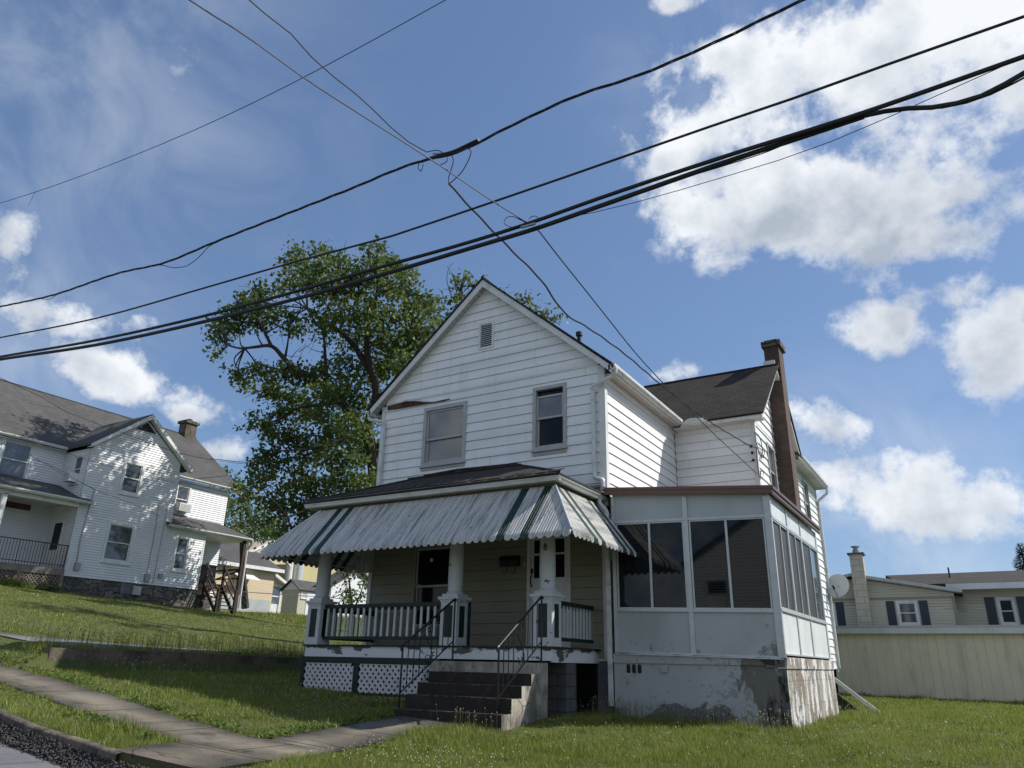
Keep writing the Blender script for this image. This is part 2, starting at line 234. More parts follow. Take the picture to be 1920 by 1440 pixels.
# ------------------------------------------------------------------ mesh helpers
class MB:
    def __init__(s): s.v = []; s.f = []; s.m = []
    def poly(s, pts, m=0):
        i = len(s.v); s.v += [tuple(p) for p in pts]; s.f.append(tuple(range(i, i+len(pts)))); s.m.append(m); return s
    def box(s, a, b, m=0, M=None):
        c = [(x, y, z) for z in (a[2], b[2]) for (x, y) in ((a[0], a[1]), (b[0], a[1]), (b[0], b[1]), (a[0], b[1]))]
        if M: c = [M(*q) for q in c]
        i = len(s.v); s.v += c
        for f in ((0, 3, 2, 1), (4, 5, 6, 7), (0, 1, 5, 4), (1, 2, 6, 5), (2, 3, 7, 6), (3, 0, 4, 7)): s.f.append(tuple(i+k for k in f)); s.m.append(m)
        return s
    def prism(s, pts, vec, m=0, m2=None):
        n = len(pts); i = len(s.v); s.v += [tuple(p) for p in pts]+[(p[0]+vec[0], p[1]+vec[1], p[2]+vec[2]) for p in pts]
        s.f.append(tuple(range(i, i+n))[::-1]); s.m.append(m); s.f.append(tuple(range(i+n, i+2*n))); s.m.append(m if m2 is None else m2)
        for k in range(n): s.f.append((i+k, i+(k+1) % n, i+n+(k+1) % n, i+n+k)); s.m.append(m)
        return s
    def tube(s, path, r, n=6, m=0):
        P = [Vector(p) for p in path]; rs = r if isinstance(r, (list, tuple)) else [r]*len(P); i0 = len(s.v); up = Vector((0, 0, 1)); ref = None
        for k, p in enumerate(P):
            d = (P[min(k+1, len(P)-1)]-P[max(k-1, 0)]); d = d.normalized() if d.length > 1e-9 else up
            if ref is None: ref = d.cross(up) if abs(d.z) < .95 else d.cross(Vector((1, 0, 0)))
            a = (ref-d*ref.dot(d)); a = a.normalized() if a.length > 1e-6 else d.orthogonal().normalized(); ref = a; b = d.cross(a)
            for j in range(n):
                t = 2*math.pi*j/n+math.pi/4; q = p+(a*math.cos(t)+b*math.sin(t))*rs[k]; s.v.append(tuple(q))
        for k in range(len(P)-1):
            for j in range(n):
                a0 = i0+k*n+j; a1 = i0+k*n+(j+1) % n; s.f.append((a0, a1, a1+n, a0+n)); s.m.append(m)
        s.f.append(tuple(i0+j for j in range(n))[::-1]); s.m.append(m); e = i0+(len(P)-1)*n; s.f.append(tuple(e+j for j in range(n))); s.m.append(m)
        return s
    def lathe(s, c, prof, n=20, m=0):
        i0 = len(s.v)
        for (r, z) in prof:
            for j in range(n): t = 2*math.pi*j/n; s.v.append((c[0]+r*math.cos(t), c[1]+r*math.sin(t), z))
        for k in range(len(prof)-1):
            for j in range(n):
                a0 = i0+k*n+j; a1 = i0+k*n+(j+1) % n; s.f.append((a0, a1, a1+n, a0+n)); s.m.append(m)
        s.f.append(tuple(i0+j for j in range(n))[::-1]); s.m.append(m); e = i0+(len(prof)-1)*n; s.f.append(tuple(e+j for j in range(n))); s.m.append(m)
        return s
    def build(s, name, mats, parent=None, smooth=False):
        mats = mats if isinstance(mats, (list, tuple)) else [mats]
        V = np.array(s.v, dtype=float)
        if parent is not None: og = np.array(ORG[parent.name])
        else: og = np.array([(V[:, 0].min()+V[:, 0].max())/2, (V[:, 1].min()+V[:, 1].max())/2, V[:, 2].min()])
        me = bpy.data.meshes.new(name); me.from_pydata([tuple(p) for p in V-og], [], s.f); me.materials.clear()
        for m in mats: me.materials.append(m)
        if len(mats) > 1: me.polygons.foreach_set('material_index', s.m)
        uv = me.uv_layers.new(name='UVMap').data; W_ = V
        for p in me.polygons:
            nn_ = p.normal; t = Vector((-nn_.y, nn_.x, 0))
            if t.length < .05: t = Vector((1, 0, 0))
            t.normalize(); b = nn_.cross(t)
            if b.z < 0: b = -b
            for li in p.loop_indices:
                q = Vector(W_[me.loops[li].vertex_index]); uv[li].uv = (q.dot(t), q.dot(b))
        if smooth: me.polygons.foreach_set('use_smooth', [True]*len(me.polygons))
        o = bpy.data.objects.new(name, me); COL.objects.link(o)
        if parent is not None: o.parent = parent; ORG[o.name] = tuple(og)
        else: o.location = tuple(og); ORG[o.name] = tuple(og)
        return o
def tag(o, label=None, cat=None, group=None, kind=None):
    if label: o['label'] = label
    if cat: o['category'] = cat
    if group: o['group'] = group
    if kind: o['kind'] = kind
    return o
def thing(name, label, cat, loc, group=None):
    o = bpy.data.objects.new(name, None); COL.objects.link(o); o.location = loc; ORG[o.name] = tuple(loc); o.empty_display_size = .3
    return tag(o, label, cat, group)
def fastmesh(name, V, F, mats, loc=(0, 0, 0), parent=None, mi=None):
    V = np.asarray(V, dtype=np.float32); F = np.asarray(F, dtype=np.int32); k = F.shape[1]
    if parent is not None: loc = ORG[parent.name]
    V = V-np.array(loc, dtype=np.float32)
    me = bpy.data.meshes.new(name); me.vertices.add(len(V)); me.vertices.foreach_set('co', V.ravel())
    me.loops.add(F.size); me.loops.foreach_set('vertex_index', F.ravel()); me.polygons.add(len(F))
    me.polygons.foreach_set('loop_start', np.arange(len(F), dtype=np.int32)*k); me.polygons.foreach_set('loop_total', np.full(len(F), k, dtype=np.int32))
    for m in (mats if isinstance(mats, (list, tuple)) else [mats]): me.materials.append(m)
    if mi is not None: me.polygons.foreach_set('material_index', np.asarray(mi, dtype=np.int32))
    me.update(calc_edges=True); o = bpy.data.objects.new(name, me); COL.objects.link(o)
    if parent is not None: o.parent = parent
    else: o.location = loc
    ORG[o.name] = tuple(loc); return o
def Wy(y, s=-1): return lambda u, d, z: (u, y+s*d, z)      # wall facing -y (s=-1)
def Wx(x, s=1): return lambda u, d, z: (x+s*d, u, z)       # wall facing +x (s=1)
_sj = random.Random(99)
def siding(mb, M, z0, z1, ex, off, xl, xr, holes=(), phase=0.0, m=0):
    gap = .004 if ex > .16 else .005
    fl = xl if callable(xl) else (lambda z: xl); fr = xr if callable(xr) else (lambda z: xr)
    c = z0+phase-ex if phase > 0 else z0
    while c < z1-1e-6:
        if ex > .16 and _sj.random() < .75:
            zm_ = c+ex*.5; uu = _sj.uniform(fl(min(zm_, z1)), fr(min(zm_, z1))) if fr(min(zm_, z1))-fl(min(zm_, z1)) > .5 else None
            if uu and z0 < c < z1-ex and not any(h[0]-.05 < uu < h[1]+.05 and h[2]-ex < c < h[3] for h in holes):
                da, db = .005+off, .005+off*.12; mb.poly([M(uu, da+.001, c), M(uu+.007, da+.001, c), M(uu+.007, db+.001, c+ex*.96), M(uu, db+.001, c+ex*.96)], 1)
        a, b = max(c, z0), min(c+ex, z1)
        cuts = sorted({a, b} | {h[k] for h in holes for k in (2, 3) if a < h[k] < b})
        dd = lambda z: .004+off*(c+ex-z)/ex
        for p, q in zip(cuts[:-1], cuts[1:]):
            mid = (p+q)/2; hs_ = sorted((h[0], h[1]) for h in holes if h[2] <= mid <= h[3]); L_ = []; cur = None
            edges = [(fl(p), fl(q))]+[e for h in hs_ for e in ((h[0], h[0]), (h[1], h[1]))]+[(fr(p), fr(q))]
            for k in range(0, len(edges), 2):
                (lp, lq), (rp, rq) = edges[k], edges[k+1]
                if rp-lp < .005 and rq-lq < .005: continue
                rq = max(rq, lq); qq = q-gap if (abs(q-(c+ex)) < 1e-6 and q < z1-1e-6 and q-p > gap*2) else q; mb.poly([M(lp, dd(p), p), M(rp, dd(p), p), M(rq, dd(qq), qq), M(lq, dd(qq), qq)], m)
                if abs(p-a) < 1e-9 or p in [h[3] for h in holes]: mb.poly([M(lp, -.012, p), M(rp, -.012, p), M(rp, dd(p), p), M(lp, dd(p), p)], m)
        c += ex
def bx(mb, M, u0, u1, d0, d1, z0, z1, m=0): return mb.box((u0, d0, z0), (u1, d1, z1), m, M)
def ring(mb, M, u0, u1, z0, z1, w, d0, d1, m=0, wb=None):
    wb = w if wb is None else wb
    bx(mb, M, u0, u0+w, d0, d1, z0+wb, z1-w, m); bx(mb, M, u1-w, u1, d0, d1, z0+wb, z1-w, m); bx(mb, M, u0, u1, d0, d1, z1-w, z1, m); bx(mb, M, u0, u1, d0, d1, z0, z0+wb, m)
def window(par, M, u0, u1, z0, z1, glass=GLS, frame=TRIMG, sash=TRIMG, cas=.07, out=.045, split=.5, dark_low=None, sill=True, apron=0, label=None, lift=0):
    mb = MB(); ring(mb, M, u0, u1, z0, z1, cas, -.06, out)
    w = mb.build('window', frame, par); 
    if label: w['label'] = label
    a0, a1, b0, b1 = u0+cas, u1-cas, z0+cas, z1-cas; zm = b0+(b1-b0)*split
    s = MB(); ring(s, M, a0+.003, a1-.003, zm-.02, b1-.003-lift, .045, -.03, .008); s.build('sash', sash, w)
    s = MB(); ring(s, M, a0+.003, a1-.003, b0+.003, zm+.024, .045, -.058, -.033); s.build('sash', sash, w)
    p = MB(); bx(p, M, a0+.04, a1-.04, -.018, -.012, zm, b1-.03-lift); p.build('pane', glass, w)
    p = MB(); bx(p, M, a0+.04, a1-.04, -.055, -.048, b0+.03, zm); p.build('pane', dark_low or glass, w)
    if lift: p = MB(); bx(p, M, a0, a1, -.06, -.056, b1-.3, b1); p.build('head_gap', GLD, w)
    if sill: p = MB(); bx(p, M, u0-.02, u1+.02, .0, out+.04, z0-.035, z0-.002); p.build('sill', frame, w)
    if apron: p = MB(); bx(p, M, u0+.0, u1-.0, 0, out-.005, z0-apron, z0-.037); p.build('apron', frame, w)
    return w
def seg_tube(mb, pts, r, n=8, rnd=.06):          # pipe with rounded bends
    P = [Vector(p) for p in pts]; out = [P[0]]
    for i in range(1, len(P)-1):
        a = (P[i-1]-P[i]); b = (P[i+1]-P[i]); ra = min(rnd, a.length/2, b.length/2); a.normalize(); b.normalize()
        p0, p2 = P[i]+a*ra, P[i]+b*ra
        for t in (0, .25, .5, .75, 1): out.append(p0.lerp(P[i], t).lerp(P[i].lerp(p2, t), t))
    out.append(P[-1]); mb.tube(out, r, n)
# ------------------------------------------------------------------ ground
def ip(v, xs, ys): return np.interp(v, xs, ys)
def Sx(x): return ip(x, [-40, -20, -8.8, -6, -2.95, -.88, .59, 2.0, 3.6, 6, 9, 13, 20, 60], [3.6, 2.1, 1.1, .80, .33, .12, -.07, -.26, -.43, -.55, -.62, -.68, -.75, -1.0])
def Bx(x): return ip(x, [-2.5, .22, 1.5, 2.6, 5.7, 9.2, 13, 60], [.24, .0, -.06, -.13, -.28, -.37, -.40, -.40])
def sst(t): t = np.clip(t, 0, 1); return t*t*(3-2*t)
def H(x, y):
    x = np.asarray(x, float); y = np.asarray(y, float)
    e = Sx(x)+(Bx(x)-Sx(x))*np.clip((y+6.1)/4.2, 0, 1)
    e = np.where(y > 0, e-.03*sst(y/10), e)
    near = ip(y, [-6, -4.4, 0, 4, 12], [.68, .64, .58, .50, .42])+.0*x
    zn = ip(y, [-6, -2.6, 1.5, 12], [.66, .62, .60, .55]); zf = ip(y, [-6, -4.7, -.9, 1.7, 5, 12], [.98, .95, .77, .71, .68, .66])
    zh = ip(y, [-10, 5, 11.8, 14, 25], [3.4, 3.02, 2.78, 2.65, 2.95])
    wv = np.where(x > -3.3, near+(zn-near)*np.clip((-2.5-x)/.8, 0, 1), zn+(zf-zn)*np.clip((-3.3-x)/3.2, 0, 1))
    wv = np.where(x < -6.5, zf+(zh-zf)*np.clip((-6.5-x)/15, 0, 1), wv)
    wv = np.where(x < -21.5, zh+np.minimum(.055*(-21.5-x), 2.4), wv)
    t = np.clip((y+6.2)/.9, 0, 1); wv = Sx(x)+(wv-Sx(x))*t
    h = np.where(x < -2.5, wv, e)
    h = np.where(y < -7.1, Sx(x)-.02*np.clip(-7.1-y, 0, 1), h); h = np.where(y < -8.0, Sx(x)-.34-.006*np.clip(-8-y, 0, 20), h)
    r = np.hypot(x, y); h = h+np.clip(r-90, 0, 600)*.004*np.clip(y/60, 0, 1)
    return h
gx = np.concatenate([np.linspace(-600, -70, 14), np.linspace(-66, -24, 22), np.arange(-23, -2.6, .5), [-2.52, -2.48], np.arange(-2.25, 14, .25), np.arange(14.5, 30, 1.), np.linspace(32, 70, 10), np.linspace(80, 600, 14)])
gy = np.concatenate([np.linspace(-400, -40, 10), np.linspace(-36, -9, 14), [-8.6, -8.2, -8.01, -7.99], np.arange(-7.75, 8, .25), np.arange(8.5, 40, 1.), np.linspace(42, 90, 14), np.linspace(100, 900, 18)])
X, Y = np.meshgrid(gx, gy); Z = H(X, Y)
bumpy = (np.sin(X*1.7+Y*.9)*np.sin(Y*1.3-X*.4)*.018+np.sin(X*4.1)*np.sin(Y*3.7)*.008)*((np.abs(X) < 25) & (Y > -7.0))
bumpy *= 1-np.clip(1.6-np.abs(Y+6.6), 0, 1); Z = Z+bumpy
nx, ny = len(gx), len(gy); idx = np.arange(nx*ny).reshape(ny, nx)
F = np.stack([idx[:-1, :-1], idx[:-1, 1:], idx[1:, 1:], idx[1:, :-1]], -1).reshape(-1, 4)
g = fastmesh('ground', np.stack([X, Y, Z], -1).reshape(-1, 3), F, SOIL); tag(g, kind='structure')
def strip(name, m, fn, ts, ws, lift, thick=.1):       # a paved strip: fn(t, w) -> x, y
    V = []; F = []
    for t in ts:
        for w in ws: x, y = fn(t, w); z = float(H(x, y)); V += [(x, y, z+lift)]
    n = len(ws); F = [(i*n+j, i*n+j+1, (i+1)*n+j+1, (i+1)*n+j) for i in range(len(ts)-1) for j in range(n-1)]
    k = len(V); V += [(a, b, c-thick) for (a, b, c) in V]
    rim = [i*n for i in range(len(ts))]; rim2 = [i*n+n-1 for i in range(len(ts))]
    F += [(rim[i], rim[i+1], rim[i+1]+k, rim[i]+k) for i in range(len(ts)-1)]+[(rim2[i], rim2[i+1], rim2[i+1]+k, rim2[i]+k) for i in range(len(ts)-1)]
    e = (len(ts)-1)*n; F += [(j, j+1, j+1+k, j+k) for j in range(n-1)]+[(e+j, e+j+1, e+j+1+k, e+j+k) for j in range(n-1)]
    o = fastmesh(name, V, F, m); return tag(o, kind='structure')
strip('sidewalk', WALK, lambda t, w: (t, w), np.arange(-14, 5.06, .5), (-7.1, -6.6, -6.1), .03)
strip('garden_path', WALKP, lambda t, w: (w, t), np.linspace(-6.09, -3.2, 8), (3.85, 4.45, 5.05), .028)
strip('driveway_apron', WALKP, lambda t, w: (w, t), (-7.99, -7.5, -7.11), (3.55, 4.3, 5.1), .034, .24)
V = []; F = []; xs_ = np.arange(-20, 3.8, .25)
for x in xs_:
    for (y, d_) in ((-8.05, -.36), (-8.045, -.02), (-8.03, .0), (-7.95, .012), (-7.94, -.1)): V.append((x, y+.008*math.sin(x*3.1), float(Sx(x))+d_+.008*math.sin(x*2.3)))
F = [(i*5+j, i*5+j+1, (i+1)*5+j+1, (i+1)*5+j) for i in range(len(xs_)-1) for j in range(4)]
tag(fastmesh('kerb', V, F, RET), kind='structure')
V = []; 
rx_ = np.arange(-40, 41, .25); ry_ = (-8.05, -8.4, -9, -11, -14, -18)
V = [(x, y, float(Sx(x))-.245+(.06 if y < -8.2 else 0)+.01*min(3, -8.-y)) for x in rx_ for y in ry_]; n_ = len(ry_)
o = fastmesh('road', V, [(i*n_+j, i*n_+j+1, (i+1)*n_+j+1, (i+1)*n_+j) for i in range(len(rx_)-1) for j in range(n_-1)], ASPH); tag(o, kind='structure')
strip('alley', GRAV, lambda t, w: (w, t), np.arange(-4.9, 40, .8), (-6.4, -5.2, -4.2, -3.35), .02, .05)
# retaining wall
mb = MB(); ys = np.linspace(-5.54, 12, 40); P0 = []
top = lambda y: float(ip(y, [-5.54, -4.4, .6, 12], [.657, .648, .556, .46]))
for i in range(len(ys)-1):
    a, b = ys[i], ys[i+1]; 
    mb.poly([(-2.5, a, -.6), (-2.5, b, -.6), (-2.5, b, top(b)), (-2.5, a, top(a))], 0); mb.poly([(-2.5, a, top(a)), (-2.5, b, top(b)), (-2.78, b, top(b)), (-2.78, a, top(a))], 1)
    mb.poly([(-2.78, a, -.6), (-2.78, b, -.6), (-2.78, b, top(b)), (-2.78, a, top(a))], 0)
mb.poly([(-2.5, ys[0], -.6), (-2.78, ys[0], -.6), (-2.78, ys[0], top(ys[0])), (-2.5, ys[0], top(ys[0]))], 0)
tag(mb.build('retaining_wall', [RET, WALK]), 'low dark concrete retaining wall between the front lawn and the alley', 'wall')

# ------------------------------------------------------------------ the white house
WD, D1, D2, D3, X2 = 6.0, 4.442, 8.62, 12.63, 8.02
HOUSE = thing('white_house', 'white clapboard two-storey house with striped awning porch, glazed side porch and tall brown chimney', 'house', (4, 3, -.3))
ZE, ZP, OH, OV = 6.44, 9.27, .28, .24
sl = (ZP-ZE)/(3+OH)                     # roof slope
eav = lambda x: ZP-sl*abs(x-3)-.14        # underside of the roof at x
FW_ = [(1.324+.04, 2.558-.04, 4.815+.04, 6.264-.04), (4.323+.04, 5.143-.04, 4.824+.04, 6.272-.04), (2.845, 3.227, 7.51, 8.16)]
EX = .2155
mb = MB(); zl = lambda z: max(.10, 3-(ZP-.12-z)/sl) if z > 6.2 else .10
zr_ = lambda z: min(5.90, 3+(ZP-.12-z)/sl) if z > 6.2 else 5.90
PW = (1.30, 2.47, 1.20, 2.99); DR = (4.28, 5.16, .83, 3.02)
siding(mb, Wy(0), 3.95, 6.575, EX, .024, zl, zr_, FW_, phase=(6.575-3.95) % EX)
hole2 = [FW_[2]]
siding(mb, Wy(-.012), 6.575, ZP-.14, EX, .024, zl, zr_, hole2)
mb.box((.1, -.03, 6.545), (5.9, -.002, 6.575))
mb.build('front_wall', [SID, TRIMG], HOUSE)
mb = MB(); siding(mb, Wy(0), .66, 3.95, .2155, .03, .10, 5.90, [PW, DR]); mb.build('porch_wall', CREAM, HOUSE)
# the damaged strip left of the upper window: bare sheathing behind peeled siding
p = [on('y', -.05, 680+a/8, 700+b/8) for a, b in ((372, 495), (520, 455), (640, 418), (760, 416), (880, 420), (960, 432), (1060, 428), (1180, 402), (1300, 378), (1308, 384), (1200, 418), (1080, 440), (950, 456), (900, 466), (800, 484), (640, 512), (520, 532), (374, 552))]
MB().prism(p, (0, .045, 0)).build('bare_sheathing', RAW, HOUSE)
for (a, b) in (((640, 414), (960, 430)),):
    q = [on('y', -.055, 680+x/8, 700+y/8) for x, y in ((630, 410), (760, 404), (900, 414), (1000, 424), (960, 436), (880, 424), (760, 418), (640, 422))]
    MB().prism(q, (0, -.05, -.015)).build('torn_siding_edge', TRIMG, HOUSE)
# corner boards
def box_part(name, m, a, b, par=None): return MB().box(a, b).build(name, m, par or HOUSE)
box_part('corner_board', TRIM, (0, -.045, .66), (.10, 0, 6.5)); box_part('corner_board', TRIM, (5.90, -.045, .66), (6.0, 0, 6.52)); box_part('corner_board', TRIM, (6.0, -.045, 3.5), (6.045, .09, 6.5))
# right wall (sunlit) and left and rear walls
mb = MB(); siding(mb, Wx(6.0), 3.4, 6.16, EX, .024, .09, D1, phase=(6.16-3.4) % EX); mb.box((6.0, .09, 6.16), (6.035, D1, 6.45)); mb.build('side_wall', [SID, TRIMG], HOUSE)
mb = MB(); siding(mb, Wx(6.0), .7, 3.4, EX, .030, -.05, D1); mb.build('side_wall_inside_porch', SID, HOUSE)
mb = MB(); siding(mb, Wx(0.0, -1), .55, 6.5, EX, .03, 0, D3); mb.build('side_wall', SID, HOUSE)
# body core closes the shell
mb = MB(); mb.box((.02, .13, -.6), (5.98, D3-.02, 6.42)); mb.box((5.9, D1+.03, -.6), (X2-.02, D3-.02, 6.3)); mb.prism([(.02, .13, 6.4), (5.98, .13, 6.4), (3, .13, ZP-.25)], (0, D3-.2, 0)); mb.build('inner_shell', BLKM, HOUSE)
# wing: front wall, right gable wall
mb = MB(); siding(mb, Wy(D1), 3.3, 6.32, EX, .022, 6.03, X2-.07, phase=(6.32-3.3) % EX); siding(mb, Wy(D1), .7, 3.3, EX, .022, 6.03, X2); mb.build('wing_front_wall', [SID, TRIMG], HOUSE)
YR, ZW, ZWP = (D1-.36+8.9)/2, 6.34, 8.43; sw = (ZWP-ZW)/(YR-(D1-.36))
W1 = (5.62, 6.44, 4.62, 6.02); W2 = (10.28, 11.12, 4.7, 6.05); W3 = (10.28, 11.12, 1.6, 3.2)
gl = lambda z: max(D1+.07, YR-(ZWP-.12-z)/sw) if z > 6.2 else D1+.07
gr = lambda z: (min(D3-.06, YR+(ZWP-.12-z)/sw) if z > 6.25 else D3-.06)
mb = MB(); siding(mb, Wx(X2), .58, 6.26, EX, .030, gl, lambda z: D3-.06, [W1, W2, W3]); siding(mb, Wx(X2), 6.26, ZWP-.13, EX, .030, gl, gr, [W1]); mb.build('wing_gable_wall', SID, HOUSE)
box_part('corner_board', TRIM, (X2-.07, D1-.04, 3.3), (X2+.04, D1+.07, 6.3)); box_part('corner_board', TRIM, (X2, D3-.06, .5), (X2+.05, D3+.04, 6.25))
for k, w_ in enumerate((W1, W2, W3)): window(HOUSE, Wx(X2), *w_, glass=GLM, out=.05)
for k, w_ in enumerate((W1, W2, W3)): window(HOUSE, Wx(X2), *w_, glass=GLM, out=.05) if False else None
# front upper windows
window(HOUSE, Wy(0), 1.324, 2.558, 4.815, 6.264, glass=GLS, cas=.085, out=.05, split=.44, apron=.10, label='wide upper window with cloudy panes')
window(HOUSE, Wy(0), 4.323, 5.143, 4.824, 6.272, glass=GLS, cas=.075, out=.05, split=.50, dark_low=GLD, apron=.11, lift=.13, label='narrow upper window with a dark lower sash')
# gable vent
mb = MB(); ring(mb, Wy(-.012), 2.825, 3.247, 7.489, 8.178, .05, -.04, .045); v = mb.build('gable_vent', TRIM, HOUSE)
mb = MB(); bx(mb, Wy(0), 2.87, 3.2, -.03, -.02, 7.53, 8.14); mb.build('vent_backing', BLKM, v)
mb = MB()
for k in range(12):
    z = 7.545+k*.0505; mb.poly([(2.87, -.045, z), (3.20, -.045, z), (3.20, -.005, z+.032), (2.87, -.005, z+.032)]); mb.poly([(2.87, -.045, z), (3.20, -.045, z), (3.20, -.045, z-.008), (2.87, -.045, z-.008)])
mb.build('louvres', TRIM, v)
# main roof
def slab(mb, p, th, m=0, m2=None):   # roof sheet: four top corners, thickness downwards
    mb.prism(p, (0, 0, -th), m, m2)
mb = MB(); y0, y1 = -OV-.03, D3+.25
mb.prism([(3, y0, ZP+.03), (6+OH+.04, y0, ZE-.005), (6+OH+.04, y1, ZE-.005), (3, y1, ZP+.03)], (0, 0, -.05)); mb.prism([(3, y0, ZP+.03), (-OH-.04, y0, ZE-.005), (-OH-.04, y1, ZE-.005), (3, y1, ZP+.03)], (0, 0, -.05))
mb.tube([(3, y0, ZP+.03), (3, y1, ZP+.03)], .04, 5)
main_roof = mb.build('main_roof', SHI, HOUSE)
mb = MB()
for s in (-1, 1):
    e = 3+s*(3+OH); a = (3, -OV, ZP-.02); b = (e, -OV, ZE-.05); mb.prism([a, b, (b[0], b[1], b[2]-.15), (a[0], a[1], a[2]-.19)], (0, .03, 0))
mb.build('rake_board', TRIM, main_roof)
mb = MB()
for s in (-1, 1):
    e = 3+s*(3+OH); z3, ze = ZP-.16, ZE-.16
    mb.prism([(3, -OV+.031, z3), (e, -OV+.031, ze), (e, .0, ze), (3, .0, z3)], (0, 0, .02))
    mb.box((min(e, 3+s*3.0), 0, ZE-.15), (max(e, 3+s*3.0), D3, ZE-.13))
mb.build('soffit', SOF, main_roof)
def gutter(mb, a, b, out, zt, w=.12, h=.12):    # K-style trough from a to b, opening outward along out
    a, b, o = Vector((*a, zt)), Vector((*b, zt)), Vector((*out, 0)); prof = [(0, 0), (0, -h), (w*.55, -h), (w*.8, -h*.62), (w*.95, -h*.5), (w, 0), (w-.012, 0), (w-.02, -h*.45), (w*.55, -h+.012), (.012, -h+.012), (.012, 0)]
    mb.prism([tuple(a+o*q[0]+Vector((0, 0, q[1]))) for q in prof], tuple(b-a))
mb = MB(); gutter(mb, (6+OH-.03, -OV), (6+OH-.03, D1-.33), (1, 0), ZE-.02); mb.build('gutter', GUT, main_roof)
mb = MB(); gutter(mb, (-OH+.03, -OV), (-OH+.03, D3), (-1, 0), ZE-.02); mb.build('gutter', GUT, main_roof)
mb = MB(); mb.box((6+OH-.06, -OV, ZE-.16), (6+OH-.031, D1-.33, ZE-.03)); mb.build('fascia', TRIM, main_roof); mb = MB(); mb.box((-OH+.031, -OV, ZE-.16), (-OH+.06, D3, ZE-.03)); mb.build('fascia', TRIM, main_roof)
# wing roof
mb = MB(); ye = D1-.36
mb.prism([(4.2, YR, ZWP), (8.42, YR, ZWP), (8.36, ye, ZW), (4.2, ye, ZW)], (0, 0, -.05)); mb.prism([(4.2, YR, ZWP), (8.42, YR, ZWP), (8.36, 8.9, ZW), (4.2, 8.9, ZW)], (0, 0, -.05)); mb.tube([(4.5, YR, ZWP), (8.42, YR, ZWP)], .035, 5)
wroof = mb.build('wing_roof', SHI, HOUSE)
mb = MB()
for yy in (ye, 8.9): mb.prism([(8.33, YR, ZWP-.05), (8.30, yy, ZW-.05), (8.30, yy, ZW-.17), (8.33, YR, ZWP-.21)], (.03, 0, 0)); mb.prism([(8.33, YR, ZWP-.19), (8.30, yy, ZW-.155), (X2, yy, ZW-.155), (X2, YR, ZWP-.19)], (0, 0, .015))
mb.build('rake_board', TRIM, wroof)
mb = MB(); mb.box((6.3, ye+.02, ZW-.13), (8.30, ye+.05, ZW-.02)); mb.box((6.1, ye+.05, ZW-.12), (8.30, D1, ZW-.10)); mb.build('fascia', TRIM, wroof)
mb = MB(); gutter(mb, (6.36, ye+.02), (7.0, ye+.02), (0, -1), ZW-.02, .1, .1); mb.build('gutter', GUT, wroof)
mb = MB(); seg_tube(mb, [(6.45, ye-.05, ZW-.03), (6.55, ye-.06, ZW+.03), (6.9, ye-.04, ZW-.0)], .045, 8); mb.build('loose_elbow', GUT, wroof)
# rear roof: eave along the side wall behind the gable
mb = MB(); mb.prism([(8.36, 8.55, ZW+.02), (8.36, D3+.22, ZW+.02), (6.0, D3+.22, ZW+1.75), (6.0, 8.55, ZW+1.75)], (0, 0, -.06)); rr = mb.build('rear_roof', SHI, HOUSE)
mb = MB(); gutter(mb, (8.33, 8.55), (8.33, D3+.22), (1, 0), ZW-.01); mb.build('gutter', GUT, rr)
mb = MB(); mb.box((X2, 8.55, ZW-.14), (8.33, D3+.22, ZW-.12)); mb.box((8.30, 8.55, ZW-.13), (8.329, D3+.22, ZW-.02)); mb.build('soffit', SOF, rr)
mb = MB(); seg_tube(mb, [(8.40, D3+.1, ZW-.1), (8.40, D3+.1, ZW-.3), (8.10, D3+.0, ZW-.55), (8.10, D3+.0, .6)], .04, 8); mb.build('downspout', GUT, HOUSE)
# tall block chimney
mb = MB(); mb.box((X2+.0, 6.72, -.4), (8.42, 7.35, 9.1)); ch = mb.build('chimney', CHIM, HOUSE)
mb = MB(); mb.box((X2-.05, 6.66, 9.08), (8.49, 7.41, 9.24)); mb.box((X2+.03, 6.75, 9.24), (8.39, 7.33, 9.30)); mb.build('chimney_cap', STONE, ch)
mb = MB(); mb.box((X2-.03, 6.60, 8.22), (8.30, 6.715, 8.62)); mb.build('flashing', TRIM, ch)
# plumbing vent on the far slope
mb = MB(); mb.lathe((4.45, 2.1), [(.075, 7.9), (.07, 8.15), (.055, 8.17), (.055, 8.36), (.085, 8.37), (.085, 8.47), (.06, 8.48)], 10); mb.build('vent_pipe', BLKM, main_roof)

# downspouts at the front
mb = MB(); seg_tube(mb, [(6+OH+.06, -OV+.12, ZE-.10), (6+OH+.05, -OV+.12, ZE-.22), (5.80, -.16, ZE-.42), (5.80, -.10, ZE-.50)], .04, 8)
mb.box((5.765, -.135, 4.15), (5.835, -.065, ZE-.48)); seg_tube(mb, [(5.80, -.10, 4.2), (5.80, -.12, 4.08), (6.02, -.2, 4.0), (6.02, -.2, 3.85)], .045, 8); dsp = mb.build('downspout', GUT, HOUSE)
mb = MB(); seg_tube(mb, [(-OH-.06, -OV+.1, ZE-.10), (-OH-.05, -OV+.1, ZE-.24), (.14, -.12, ZE-.36), (.14, -.10, ZE-.45)], .04, 8); mb.box((.105, -.135, 4.4), (.175, -.065, ZE-.42)); mb.build('downspout', GUT, HOUSE)
mb = MB(); seg_tube(mb, [(6.0, -.35, 3.62), (6.0, -.35, 3.5), (6.12, -.28, 3.35), (6.12, -.28, 3.2)], .045, 8); mb.box((6.08, -.31, -.12), (6.15, -.24, 3.25)); mb.build('downspout', GUT, HOUSE)

